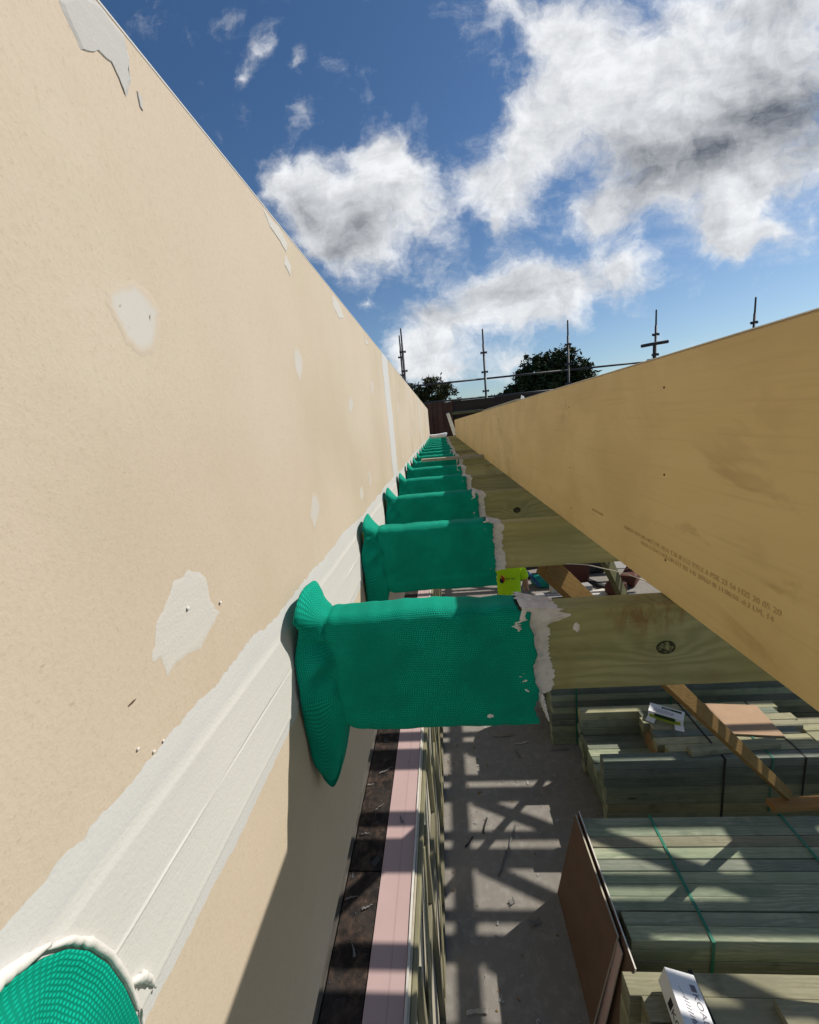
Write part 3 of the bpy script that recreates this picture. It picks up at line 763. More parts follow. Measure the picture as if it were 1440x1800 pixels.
def text(body, size, m, parent, loc, rot, ext=.0002, name='printed_text', align='LEFT', shear=0, sx=1, spacing=1):
    cu = bpy.data.curves.new(name, 'FONT'); cu.body = body; cu.size = size; cu.extrude = ext; cu.align_x = align; cu.shear = shear; cu.space_character = spacing
    ob = bpy.data.objects.new('tmp', cu); C.objects.link(ob)
    dg = bpy.context.evaluated_depsgraph_get()
    me = bpy.data.meshes.new_from_object(ob.evaluated_get(dg)); bpy.data.objects.remove(ob)
    me.name = name; me.materials.clear(); me.materials.append(m)
    o = bpy.data.objects.new(name, me); C.objects.link(o); o.parent = parent; o.location = loc; o.rotation_euler = rot; o.scale = (sx, 1, 1)
    return o
# text reads with the beam face turned to -X: local x -> -Y, local y -> Z
TR = (R(90), 0, R(-90))
text('AS/NZS 4357 JAS-ANZ LVL N1A T3B IB E13 XYLE & PSK 23 56 H2S 20 05 20', .0100, M['stamp'], beam, (BX-.0004, .825, -.2345+H), (R(90), 0, R(-90)), sx=1.2)
text('ULTR 12 E14 3 HZLON E13 XR 145 20X63 IB 11:00:50 -0.2 LVL 14', .0092, M['stamp'], beam, (BX-.0004, .755, -.2460+H), (R(90), 0, R(-90)), sx=1.2)
text('LVL E13 H2S 145-05', .008, M['stamp'], beam, (BX-.0004, 1.0, -.2345+H), TR)
# things lying on the joists behind the beam, showing over its top edge
for i, (y, z0, l, mm) in enumerate(((1.45, .0, .24, 'foil'), (1.115, .012, .08, 'brownbox'))):
    bm = bmesh.new(); box(bm, .52, .60, y-l/2, y+l/2, 0, z0-JT+.062, .02, 0, 3)
    for v in bm.verts: v.co += Vector((.006*n3(v.co.x*30, v.co.y*30, i), 0, .012*n3(v.co.y*12, i, v.co.z*4)))
    tag(obj('covered_bundle', bm, M[mm], None, (0, 0, H+JT)), ('dark brown wrapped bundle showing over the beam top', 'small dark wrapped bundle showing over the beam, nearer')[i], 'bundle')
bm = bmesh.new()
for i in range(3): tube(bm, [(BX+.02, 1.86+.02*i, H+BT), (BX+.018, 1.868+.02*i, H+BT+.012+.004*i), (BX+.016, 1.872+.021*i, H+BT+.006)], .0025, 6)
tag(obj('paper_scrap', bm, M['carton']), 'white torn paper scrap on top of the yellow beam', 'scrap')

# loose batten lying over the sleeves
bm = bmesh.new(); beam_between(bm, (-.175, 3.50, H-.282), (.34, 3.56, H-.292), .07, .022)
tag(obj('loose_batten', bm, M['weather']), 'loose brown batten lying across the sleeves near the sixth joist', 'batten')

# ------------------------------------------------------------------ unseen timbers further right, added to cut the sunlight into strips
bm = bmesh.new(); box(bm, 2.86, 2.95, .2, 11, H+JT+.002, H+JT+.092, .003)  # added out of view to cast the dark bar along the floor
tag(obj('shadow_bearer', bm, M['joist']), 'unseen timber bearer added beyond the yellow beam to shade a bar of floor', 'timber', None)
for k in range(1, NJ):
    y = JY[k]
    bm = bmesh.new(); box(bm, 1.0, 6.4, y-.062, y-.001, H+JT-.045, H+JT-.002, .003)  # unseen strip added to widen each joist's shadow
    tag(obj('shadow_strip', bm, M['joist']), ORD[k-1]+' unseen strip added beside a joist to widen its shadow, beyond the yellow beam', 'timber strip', 'unseen shadow strips beyond the beam')
    bm = bmesh.new(); box(bm, 1.0, 6.4, y+.17, y+.245, H+JT-.045, H+JT-.002, .003)  # unseen batten added to split each lit row
    tag(obj('shadow_batten', bm, M['joist']), ORD[k-1]+' unseen batten added between joists to split the sunlight, beyond the yellow beam', 'batten', 'unseen shadow battens beyond the beam')
    bm = bmesh.new(); beam_between(bm, (2.9, y+.52, H-.42), (3.95, y+.05, H-.40), .10, .035)  # unseen diagonal added to slice the lit floor patches
    tag(obj('shadow_strut', bm, M['joist']), ORD[k-1]+' diagonal strut between joists beyond the yellow beam, unseen, added to cut the sunlight', 'shadow_strut', 'unseen shadow struts beyond the beam')
bm = bmesh.new(); box(bm, 3.98, 4.55, 3.1, 9.6, H+JT+.004, H+JT+.022, .002)  # unseen sheet added to end the lit patches on the right
tag(obj('shade_sheet', bm, M['ply']), 'unseen ply sheet added on the joists beyond the yellow beam to shade the floor', 'ply sheet')

# ------------------------------------------------------------------ timber packs
def pack(name, label, x0, y0, nx, ny_, nz, bw, bh, L, ztop, m, gap=.0035, seed=0, skip=lambda i, j: False, xoff=lambda i, j, r: r.uniform(-.012, .012), straps=(), smat='strap', warm=.15, inner=None):
    """boards run along X; i counts rows towards +Y, j counts layers from the top"""
    r = random.Random(seed); root = empty(name, (x0, y0, 0)); tag(root, label, 'timber pack', 'strapped timber packs on the floor')
    bm = bmesh.new(); box(bm, 0, L, gap/2, bw-gap/2, -bh+gap/2, 0, .0025)
    me = None
    for j in range(nz):
        for i in range(ny_):
            if skip(i, j): continue
            if 1 <= j and 1 <= i < ny_-1 and not skip(i, j-1) and not any(skip(a, j) for a in (i-1, i+1)): 
                continue      # inside of the pack, never seen
            mm = M['pack_warm'] if r.random() < warm else m
            if me is None: o = obj('board', bm, mm, root); me = o.data
            else:
                o = bpy.data.objects.new('board', me); C.objects.link(o); o.parent = root
            if o.material_slots[0].material is not mm:
                o.material_slots[0].link = 'OBJECT'; o.material_slots[0].material = mm
            o.location = (xoff(i, j, r), i*bw+r.uniform(-.002, .002), ztop-j*bh+(r.uniform(-.005, .005) if j == 0 else 0))
            o.rotation_euler = (r.uniform(-.012, .012) if j == 0 else 0, 0, r.uniform(-.0025, .0025))
    bm = bmesh.new(); box(bm, .06, L-.06, bw*1.02, bw*(ny_-1.02), .08, ztop-bh*(inner or 1.05)); obj('inner_boards', bm, m, root)
    for x in (.35, L*.5, L-.35):
        bm = bmesh.new(); box(bm, x, x+.07, .01, bw*ny_-.01, .001, max(.02, ztop-nz*bh-.002), .002); obj('bearer', bm, M['brace'], root)
    for x in straps:
        bm = bmesh.new(); w = .016; t = .0012; D = bw*ny_; dx = .10*(x % .3)
        for (a, b) in (((x, -.006, ztop+.004), (x+dx, D+.006, ztop+.005)),):
            beam_between(bm, a, b, w, t, Vector((0, 0, 1)), 0)
        box(bm, x-w/2, x+w/2, -.0075, -.006, ztop-nz*bh, ztop+.004)
        box(bm, x+dx-w/2, x+dx+w/2, D+.006, D+.0075, ztop-nz*bh, ztop+.004)
        obj('strap', bm, M[smat], root)
    return root
ZP = H-2.8
def xo_A(i, j, r): return (.0 if i not in (0, 1) else .035)+(.05 if i == 1 else 0)*0+r.uniform(-.008, .008)
pA = pack('timber_pack', 'green tinted timber pack with leaning boards at its end, second from the bottom right', .775, 1.785, 1, 10, 9, .0715, .072, 3.0, ZP, M['pack'], seed=1, straps=(.45, 1.30, 2.4), xoff=lambda i, j, r: (.03 if i < 2 else 0)+r.uniform(-.008, .008), warm=.13)
pB = pack('timber_pack', 'nearest timber pack in the bottom right corner under the white printed carton', .70, .90, 1, 8, 8, .0945, .072, 3.2, ZP, M['pack_warm'], seed=2, straps=(.335, 1.7), smat='blackstrap', xoff=lambda i, j, r: (.055 if i == 6 else 0)+r.uniform(-.006, .006), warm=.3)
def skC(i, j): return (1 <= i <= 7 and j < 3)
pC = pack('timber_pack', 'stepped timber pack with a missing corner and a small carton on top', 1.11, 2.985, 1, 8, 8, .0835, .085, 1.75, ZP, M['pack'], seed=3, straps=(.93,), skip=lambda i, j: False if not (1 <= i <= 6 and j < 3) else True, smat='blackstrap', warm=.1, inner=3.05, xoff=lambda i, j, r: .012*j*.5+r.uniform(-.01, .01))
for j in range(3):    # shorter boards filling the right-hand part of the notch
    for i in range(1, 7):
        if j and i not in (1, 6): continue
        bm = bmesh.new(); box(bm, .53+.03*math.sin(i*2.1+j), 1.75+.06*math.sin(i*1.7), i*.0835+.002, (i+1)*.0835-.002, ZP-(j+1)*.085+.002, ZP-j*.085+.002*(i % 2), .0025)
        obj('board', bm, M['pack_warm'] if (i+j) % 3 else M['pack'], pC)
bm = bmesh.new(); box(bm, .55, 1.7, .18, .48, ZP-.255, ZP-.09); obj('inner_boards', bm, M['endgrain'], pC)
for x in (1.28, 1.52):
    bm = bmesh.new(); box(bm, x, x+.014, -.0065, -.005, .2, ZP+.002); box(bm, x, x+.014, -.006, .668, ZP+.004, ZP+.0052); obj('strap', bm, M['strap'] if x < 1.4 else M['blackstrap'], pC)
pD = pack('timber_pack', 'rearmost tall dark green timber pack behind the stepped pack', .95, 3.97, 1, 7, 12, .09, .075, 3.0, H-2.6, M['pack'], seed=4, straps=(.25, 1.2), warm=.03)
pE = pack('timber_pack', 'low grey timber pack to the right of the stepped pack, half hidden by the beam', 2.98, 2.9, 1, 8, 6, .0835, .085, 2.0, ZP-.12, M['pack_warm'], seed=7, straps=(.4,), warm=.3)
# loose pieces on the packs
bm = bmesh.new(); box(bm, 2.24, 2.66, 3.21, 3.60, ZP+.006, ZP+.018, .001)
bmesh.ops.rotate(bm, cent=(2.45, 3.4, 0), matrix=Matrix.Rotation(-.12, 3, 'Z'), verts=bm.verts)
tag(obj('ply_offcut', bm, M['tanply']), 'square tan board offcut lying on the stepped timber pack', 'board offcut')
bm = bmesh.new(); beam_between(bm, (1.80, 3.035, ZP+.03), (2.52, 3.11, ZP+.03), .07, .045)
tag(obj('timber_offcut', bm, M['pack_warm']), 'short grey timber offcut lying on the stepped pack', 'timber offcut')
bm = bmesh.new(); beam_between(bm, (2.06, 2.55, ZP+.025), (3.3, 2.61, ZP+.025), .075, .045)
tag(obj('orange_board', bm, M['orange']), 'orange brown board on the rear edge of the green timber pack', 'board')
bm = bmesh.new(); beam_between(bm, (1.335, 1.49, ZP+.03), (2.4, 1.43, ZP+.03), .09, .045)
tag(obj('timber_offcut', bm, M['pack_warm']), 'pale timber piece lying on the nearest pack, right of the white carton', 'timber offcut')
# diagonal braces coming down from the joists
bm = bmesh.new(); beam_between(bm, (.30, 1.31, H-.47), (2.235, 2.625, H-2.775), .072, .035, Vector((.6, -.75, .2)))
tag(obj('diagonal_brace', bm, M['brace']), 'brown timber brace slanting down over the packs to the orange board', 'timber brace')
bm = bmesh.new(); beam_between(bm, (.62, 1.9, H-.46), (2.75, 5.6, H-3.49), .09, .035, Vector((.6, -.75, .2)))
tag(obj('diagonal_brace', bm, M['brace_y']), 'olive timber brace slanting to the floor behind the nearest joist', 'timber brace')
# boards leaning on the near pack end
def lean(name, label, y0, y1, xt, zt, xb, th, m, edge, group='boards leaning on the timber pack'):
    bm = bmesh.new(); d = Vector((xt-xb, 0, zt)); nrm = Vector((-zt, 0, xt-xb)).normalized()*th
    q = []
    for y in (y0, y1):
        a = Vector((xb, y, .004)); b = a+d; q += [bm.verts.new(p) for p in (a, b, b-nrm, a-nrm)]
    for ids in ((0,1,2,3), (7,6,5,4), (0,4,5,1), (1,5,6,2), (2,6,7,3), (3,7,4,0)): bm.faces.new([q[i] for i in ids])
    bmesh.ops.recalc_face_normals(bm, faces=bm.faces)
    # paper faces brown, cut edges white
    o = obj(name, bm, m); o.data.materials.append(edge)
    for p in o.data.polygons:
        if abs(p.normal.y) > .9 or p.normal.z > .85: p.material_index = 1
    tag(o, label, 'board', group); return o
lean('leaning_board', 'brown faced board leaning outermost on the timber pack end', 1.80, 2.52, .742, ZP+.0, .605, .010, M['ply'], M['creamedge'])
lean('leaning_board', 'brown board with a bright white edge leaning against the pack, behind the other', 1.655, 2.535, .770, ZP+.012, .672, .008, M['ply'], M['whiteedge'])
lean('leaning_board', 'short pinkish board leaning between the two brown boards', 1.745, 2.2, .745, ZP-.035, .632, .006, M['pink'], M['creamedge'])

# ------------------------------------------------------------------ cartons
def carton(loc, rz, L, W, Hh):
    o = empty('carton', loc, rz)
    bm = bmesh.new(); box(bm, -W/2, W/2, -L/2, L/2, 0, Hh, .0015); o2 = obj('box', bm, M['carton'], o); return o, o2
c1, b1 = carton((.908, 1.425, ZP+.020), R(-4), .34, .138, .098); c1.rotation_euler.y = R(15)
tag(c1, 'white printed carton lying on the nearest timber pack', 'carton')
W, L, Hh = .138, .34, .098
def plate(x0, x1, y0, y1, z, m, par, name):
    bm = bmesh.new(); box(bm, x0, x1, y0, y1, z, z+.0006); return obj(name, bm, m, par)
# lettering runs down the length of the box (towards the camera)
plate(.026, .050, .100, .126, Hh+.0003, M['greyink'], b1, 'logo_block')
text('KOALA', .037, M['greyink'], b1, (.0255, .096, Hh+.0006), (0, 0, R(-90)), name='printed_text', sx=1.15)
bm = bmesh.new(); beam_between(bm, (-.030, .108, Hh+.0006), (-.018, .062, Hh+.0006), .0012, .0006, bev=0); obj('screw_tip', bm, M['greyink'], b1)
for i in range(9):
    bm = bmesh.new(); beam_between(bm, (-.028, .070-.012*i, Hh+.0006), (-.008, .064-.012*i, Hh+.0006), .003, .0006, bev=0); obj('screw_thread', bm, M['greyink'], b1)
text('0', .03, M['greyink'], b1, (-.026, .0, Hh+.0006), (0, 0, R(-90)))
bm = bmesh.new(); box(bm, -W/2-.0009, -W/2-.0003, .050, .078, .018, .062); obj('logo_block', bm, M['ink'], b1)
text('KOALA', .046, M['ink'], b1, (-W/2-.0009, .046, .022), (R(90), 0, R(-90)), sx=1.1)
c2 = empty('carton', (1.835, 3.455, ZP+.008), R(-33)); tag(c2, 'small white and lime open carton on the stepped timber pack', 'carton')
W, L, Hh = .13, .27, .07
bm = bmesh.new(); box(bm, -L/2, L/2, -W/2, W/2, 0, Hh, .0015); b2 = obj('box', bm, M['carton'], c2)
bm = bmesh.new(); box(bm, -L/2+.01, L/2-.02, -W/2-.0012, -W/2-.0004, .004, .045); obj('printed_panel', bm, M['lime'], b2)
bm = bmesh.new(); box(bm, -L/2+.05, L/2-.06, -W/2-.0022, -W/2-.0014, .030, .062); obj('printed_panel', bm, M['greenink'], b2)
bm = bmesh.new(); box(bm, -.04, L/2-.02, .020, .048, Hh+.0003, Hh+.001); obj('printed_panel', bm, M['greenink'], b2)
for i in range(3):
    bm = bmesh.new(); box(bm, -.10, .06, -.045+.017*i, -.040+.017*i, Hh+.0003, Hh+.0009); obj('printed_line', bm, M['greyink'], b2)
text('KOALA', .02, M['carton'], b2, (-.030, .0265, Hh+.0012), (0, 0, 0))
bm = bmesh.new(); box(bm, L/2, L/2+.001, -W/2+.004, W/2-.004, .004, Hh-.004); obj('end_panel', bm, M['lime'], b2)
for sx in (-1, 1):
    bm = bmesh.new(); beam_between(bm, (sx*(L/2-.03), -W/2, .012), (sx*(L/2-.02), -W/2-.055, -.002), .07, .0016, bev=.0004); obj('flap', bm, M['carton'], b2)

# ------------------------------------------------------------------ scraps on the floor
rs = random.Random(12)
SC = [(.33, 2.93, 1.2, .33, .012, 'palegrey'), (.24, 2.72, 1.1, .22, .010, 'palegrey'), (.62, 2.0, .2, .05, .02, 'creamedge'), (.40, 2.32, .3, .09, .03, 'palegrey'), (-.05, 1.86, .1, .13, .02, 'whiteedge'),
      (-.02, 2.9, .9, .12, .012, 'darkgrey'), (.12, 3.05, 1.3, .16, .012, 'darkgrey'), (.62, 4.0, .2, .16, .02, 'whiteedge'), (.55, 3.85, 1.9, .1, .02, 'palegrey'), (.45, 4.12, 0, .22, .035, 'creamedge'), (1.0, 3.9, .1, .2, .012, 'palegrey'), (.26, 2.45, .5, .05, .03, 'palegrey')]
DESC = ['curled pale scrap strip on the lit floor', 'long pale film strip on the lit floor', 'tiny cream scrap beside the leaning board', 'torn pale paper on the sunlit floor patch', 'white angled offcut at the foot of the timber frame', 'short dark strip beside the stud frame on the floor', 'dark bent strip crossing a lit floor patch', 'curled white scrap in the shaded floor', 'thin pale strip on the shaded floor', 'cream batten offcut on the far floor below the large sleeve', 'pale strip near the rear timber pack', 'round pale scrap between lit patches']
for i, (x, y, a, l, w, mm) in enumerate(SC):
    bm = bmesh.new()
    def fs2(u, v): 
        return Vector(((u-.5)*l, (v-.5)*w*(1+.5*n3(u*4, i))+.10*l*abs(u-.4-.2*n3(i*1.7))*(1 if i % 2 else -1), .006+.012*abs(n3(u*3, i*2.2))+.003*v))
    grid(bm, fs2, 14, 3)
    bmesh.ops.solidify(bm, geom=bm.faces[:], thickness=.0025)
    bmesh.ops.recalc_face_normals(bm, faces=bm.faces)
    o = obj('floor_scrap', bm, M[mm], None, (x, y, .002)); o.rotation_euler.z = a
    tag(o, DESC[i], 'scrap', 'scraps on the concrete floor')
PD = [(-.50, 1.9, .8, .07), (-.48, 1.41, .4, .05), (-.56, 1.45, .2, .06), (-.51, 1.26, 2.0, .05), (-.55, 1.75, .1, .05), (-.49, 2.15, .6, .09), (-.37, 1.83, 1.9, .05), (-.57, 2.05, .1, .04)]
PL = ['curved pale strip on the dark ply', 'bent white sliver on the dark ply', 'flat pale sliver at the left of the dark ply', 'forked pale sliver low on the dark ply', 'short pale sliver across the ply gap', 'long pale curl far along the dark ply', 'grey folded scrap on the pink board', 'tiny sliver at the edge of the dark ply']
for i, (x, y, a, l) in enumerate(PD):
    bm = bmesh.new()
    grid(bm, lambda u, v: Vector(((u-.5)*l, (v-.5)*.010*(1.2-u)+.12*l*abs(u-.5)*(1 if i % 2 else -1), .004+.01*abs(n3(u*3, i)))), 10, 3)
    bmesh.ops.solidify(bm, geom=bm.faces[:], thickness=.002); bmesh.ops.recalc_face_normals(bm, faces=bm.faces)
    o = obj('ledge_scrap', bm, M['palegrey'], None, (x, y, LZ+.001)); o.rotation_euler.z = a
    tag(o, PL[i], 'scrap', 'scraps on the ledge')

# fine litter nobody would count: sawdust and board crumbs
rl = random.Random(31)
def litter(name, n, xr, yr, z, m):
    vs_ = []; fs = []
    for _ in range(n):
        x, y = rl.uniform(*xr), rl.uniform(*yr)
        l = rl.uniform(.003, .012)*(1 if rl.random() < .85 else 2.2); w = l*rl.uniform(.15, .7); a = rl.uniform(0, 6.28); zz = z+rl.uniform(.001, .004)
        c_, s_ = math.cos(a), math.sin(a); i0 = len(vs_)
        for (p, q, h) in ((-l, -w, 0), (l, -w*.6, .002), (l*.8, w, 0), (-l*.7, w*.8, .003)): vs_.append((x+p*c_-q*s_, y+p*s_+q*c_, zz+h))
        fs.append((i0, i0+1, i0+2, i0+3))
    me = bpy.data.meshes.new(name); me.from_pydata(vs_, [], fs); me.materials.append(m)
    o = bpy.data.objects.new(name, me); C.objects.link(o); return o
tag(litter('floor_litter', 420, (-.2, 1.1), (1.6, 6), .002, M['palegrey']), 'pale crumbs and dust scattered on the concrete floor', 'litter', None, 'stuff')
tag(litter('sawdust', 260, (-.2, 1.3), (1.6, 9), .001, M['brace']), 'brown sawdust flecks scattered on the concrete floor', 'sawdust', None, 'stuff')
tag(litter('ledge_litter', 45, (-.59, -.445), (.6, 4), LZ-.001, M['darkgrey']), 'grey crumbs scattered on the dark ply ledge', 'litter', None, 'stuff')
# ------------------------------------------------------------------ clutter on the far floor
def lumpbox(name, label, cat, p, dims, m, rz=0, bev=.02, wob=.02, group=None):
    bm = bmesh.new(); box(bm, -dims[0]/2, dims[0]/2, -dims[1]/2, dims[1]/2, 0, dims[2], bev, 0, 2)
    bmesh.ops.subdivide_edges(bm, edges=bm.edges[:], cuts=2, use_grid_fill=True)
    for v in bm.verts: v.co += Vector((n3(v.co.x*5, v.co.y*5, v.co.z*5+1), n3(v.co.x*5, v.co.y*5+4, v.co.z*5), .6*n3(v.co.x*5+8, v.co.y*5, v.co.z*5)*(v.co.z > .01)))*wob
    o = obj(name, bm, m, None, p); o.rotation_euler.z = rz; tag(o, label, cat, group); return o
lumpbox('teal_bundle', 'crumpled teal bundle on the far floor beside the red box', 'bundle', (1.96, 8.4, .003), (.5, .35, .22), M['teal'], .2, .06, .08)
rb = lumpbox('storage_box', 'dark red brown covered box on the far floor', 'box', (2.45, 8.55, .003), (.75, .45, .42), M['brownbox'], .1, .03, .015)
lumpbox('red_container', 'small red container with a white rim on the far floor', 'container', (2.19, 8.02, .003), (.22, .2, .25), M['red'], .1, .02, .004)
lumpbox('white_tub', 'white tub beside the red container', 'tub', (2.02, 7.98, .003), (.16, .16, .2), M['whiteedge'], .1, .02, .004)
lumpbox('grey_case', 'grey tool case right of the red container', 'case', (2.52, 7.95, .003), (.4, .22, .14), M['palegrey'], .15, .02, .004)
lumpbox('dark_bag', 'dark grey sack on the far floor behind the brown brace', 'bag', (2.98, 9.05, .003), (.8, .5, .3), M['darkgrey'], .1, .1, .05)
lumpbox('brown_lump', 'small dark brown bag just behind the nearest joist', 'bag', (3.11, 7.69, .003), (.36, .3, .3), M['brownbox'], .4, .1, .06)
lumpbox('red_bag', 'dark red bag at the edge of the yellow beam', 'bag', (3.7, 8.4, .003), (.3, .9, .25), M['brownbox'], -.6, .06, .04)
for i, (a, b, w, t, mm, lb) in enumerate((((1.0, 9.2), (2.3, 9.55), .14, .10, 'darkgrey', 'dark length of ducting on the far floor, rear one'), ((1.3, 8.75), (2.2, 8.95), .10, .08, 'darkgrey', 'dark length of ducting on the far floor, front one'), ((1.75, 7.62), (2.45, 7.66), .10, .03, 'darkgrey', 'thin black strip on the far floor before the red container'), ((1.55, 7.78), (2.8, 7.85), .30, .02, 'palegrey', 'pale sheet on the far floor under the red container'), ((2.75, 8.5), (3.05, 7.9), .09, .07, 'darkgrey', 'dark steel angle on the far floor behind the brown brace'), ((3.35, 8.0), (3.75, 8.6), .2, .05, 'darkgrey', 'dark plank on the far floor by the beam edge'), ((2.6, 7.7), (3.05, 7.85), .25, .03, 'whiteedge', 'white sheet scrap on the far floor by the brown bag'))):
    bm = bmesh.new(); beam_between(bm, (a[0], a[1], t/2+.003+.002*i), (b[0], b[1], t/2+.003+.002*i), w, t, bev=.004)
    tag(obj('floor_length', bm, M[mm]), lb, 'offcut')
bm = bmesh.new(); tube(bm, [(1.72, 9.1, .03), (1.55, 7.2, .5)], .035, 10)
tag(obj('blue_pole', bm, M['blue']), 'blue pole slanting beside the worker in the yellow shirt', 'pole')
for i, (x, y, l, w, rz) in enumerate(((2.0, 7.0, 1.6, .9, .1), (3.4, 9.6, 1.8, 1.0, -.1), (1.9, 10.4, 2.0, .8, 0))):
    bm = bmesh.new(); box(bm, -l/2, l/2, -w/2, w/2, .004, .014, .002)
    o = obj('floor_sheet', bm, M['palegrey'], None, (x, y, 0)); o.rotation_euler.z = rz; tag(o, ('grey sheet lying on the far floor, nearest of three', 'grey sheet lying on the far floor by the dark sack', 'grey sheet lying farthest along the floor')[i], 'sheet', 'sheets on the far floor')
# white cord hanging between the joists and the beam
bm = bmesh.new()
P0 = [(.33, 1.28, -.462), (.40, 1.20, -.445), (.46, 1.08, -.432), (.465, .98, -.415), (.45, .90, -.40), (.43, .82, -.37)]
pts = []
for i in range(len(P0)-1):
    for t in range(5): a = Vector(P0[i]); b = Vector(P0[i+1]); pts.append(a.lerp(b, t/5)+Vector((0, 0, H)))
tube(bm, pts, .0013, 6)
tag(obj('hanging_cord', bm, M['rope']), 'thin white cord strung between the two nearest joists at the beam', 'cord')

# ------------------------------------------------------------------ worker
def skin_fig(name, verts, edges, radii, m, parent, root=0, lv=2):
    me = bpy.data.meshes.new(name); me.from_pydata(verts, edges, []); me.update()
    o = bpy.data.objects.new(name, me); C.objects.link(o); o.parent = parent
    md = o.modifiers.new('skin', 'SKIN'); md.use_smooth_shade = True
    for i, r in enumerate(radii):
        sv = me.skin_vertices[0].data[i]; sv.radius = r if isinstance(r, tuple) else (r, r); sv.use_root = (i == root)
    s = o.modifiers.new('sub', 'SUBSURF'); s.levels = lv; s.render_levels = lv
    me.materials.append(m); return o
pr = empty('person', (.82, 5.80, -.02), R(-12)); tag(pr, 'worker in a fluorescent yellow shirt with a flame badge, standing below the joists', 'person')
# body: one continuous surface, facing local +Y (away from the camera)
V = [(0, 0, .93), (0, .01, 1.08), (0, .03, 1.25), (0, .045, 1.40), (0, .06, 1.50), (0, .085, 1.58), (0, .11, 1.66), (0, .115, 1.735),
     (-.10, 0, .88), (-.115, .03, .50), (-.12, -.01, .10), (-.125, .10, .045), (.10, 0, .88), (.115, .03, .50), (.12, -.01, .10), (.125, .10, .045),
     (-.17, .05, 1.43), (-.27, .10, 1.22), (-.34, .28, 1.10), (-.35, .35, 1.07), (.17, .05, 1.43), (.235, .05, 1.20), (.24, .20, 1.02), (.24, .27, .98)]
E_ = [(0,1),(1,2),(2,3),(3,4),(4,5),(5,6),(6,7),(0,8),(8,9),(9,10),(10,11),(0,12),(12,13),(13,14),(14,15),(3,16),(16,17),(17,18),(18,19),(3,20),(20,21),(21,22),(22,23)]
rad = [(.155,.115),(.15,.11),(.165,.12),(.16,.105),.062,.062,(.078,.095),(.07,.085),(.085,.085),.058,.042,(.04,.035),(.085,.085),.058,.042,(.04,.035),.062,.046,.034,.028,.062,.046,.034,.028]
skin_fig('body', V, E_, rad, M['skin'], pr)
CL_ = {}
for nm, m, Vs, Es, rs_ in (
    ('shirt', 'shirt', [(0,0,.90),(0,.01,1.06),(0,.03,1.25),(0,.045,1.40),(0,.055,1.455),(-.165,.05,1.395),(-.255,.07,1.235),(.165,.05,1.395),(.238,.05,1.205)], [(0,1),(1,2),(2,3),(3,4),(3,5),(5,6),(3,7),(7,8)], [(.185,.14),(.18,.135),(.195,.142),(.195,.125),(.12,.08),.088,.07,.088,.07]),
    ('trousers', 'navy', [(0,0,.95),(-.10,0,.86),(-.115,.03,.50),(-.12,-.01,.13),(.10,0,.86),(.115,.03,.50),(.12,-.01,.13)], [(0,1),(1,2),(2,3),(0,4),(4,5),(5,6)], [(.16,.12),.102,.076,.066,.102,.076,.066]),
    ('hair', 'hair', [(0,.085,1.66),(0,.10,1.745),(0,.13,1.775)], [(0,1),(1,2)], [(.078,.07),(.078,.085),(.05,.06)])):
    CL_[nm] = skin_fig(nm, Vs, Es, rs_, M[m], pr)
for s in (-1, 1):
    skin_fig('boot', [(s*.12,-.02,.12),(s*.12,-.01,.05),(s*.125,.09,.045),(s*.128,.17,.04)], [(0,1),(1,2),(2,3)], [.058,.055,.05,.04], M['boot'], pr, lv=1)
    hx, hy, hz = ((-.35,.35,1.07), (.24,.27,.98))[s > 0]; dx, dy, dz = ((-.01,.07,-.03), (0,.07,-.04))[s > 0]
    hv = [(hx, hy, hz), (hx+dx*.8, hy+dy*.8, hz+dz*.8)]; he = [(0, 1)]; hr = [.027, (.04, .018)]
    for q in range(4):
        bx = -.03+.02*q; ln = (.8, .95, 1, .85)[q]; b0 = len(hv)
        hv += [(hx+dx*1.3+bx, hy+dy*1.3, hz+dz*1.3), (hx+dx*1.8*ln+bx, hy+dy*1.8*ln, hz+dz*2.2*ln), (hx+dx*2*ln+bx, hy+dy*2*ln, hz+dz*3.0*ln)]
        he += [(1, b0), (b0, b0+1), (b0+1, b0+2)]; hr += [.010, .009, .007]
    b0 = len(hv); hv += [(hx-s*.035, hy+dy*.7, hz+dz*.9), (hx-s*.045, hy+dy*1.2, hz+dz*1.6)]; he += [(0, b0), (b0, b0+1)]; hr += [.011, .008]
    skin_fig('hand', hv, he, hr, M['skin'], pr, lv=1)
    scrap('ear', (s*.078, .105, 1.66), (.012, .02, .03), M['skin'], pr, 3)
    scrap('eye', (s*.032, .196, 1.675), (.013, .008, .009), M['whiteedge'], pr, 3)
scrap('nose', (0, .21, 1.64), (.015, .022, .024), M['skin'], pr, 2); scrap('mouth', (0, .20, 1.60), (.026, .008, .007), M['red'], pr, 2)
# badge and lettering across the shoulders
def drop(m, name, pts, yy):
    bm = bmesh.new(); f = bm.faces.new([bm.verts.new((x, yy, z)) for x, z in pts]); r = bmesh.ops.extrude_face_region(bm, geom=[f])
    for v in r['geom']:
        if isinstance(v, bmesh.types.BMVert): v.co.y -= .004
    bmesh.ops.recalc_face_normals(bm, faces=bm.faces); obj(name, bm, M[m], CL_['shirt'])
drop('red', 'flame_badge', [(-.075, 1.225), (-.05, 1.24), (-.038, 1.275), (-.05, 1.31), (-.085, 1.335), (-.105, 1.34), (-.085, 1.30), (-.09, 1.255)], -.142)
drop('ink', 'flame_badge', [(-.085, 1.215), (-.062, 1.222), (-.055, 1.245), (-.078, 1.265), (-.098, 1.30), (-.112, 1.275), (-.112, 1.24)], -.144)
text('aurren', .052, M['ink'], CL_['shirt'], (-.03, -.143, 1.275), (R(90), 0, 0), .002)

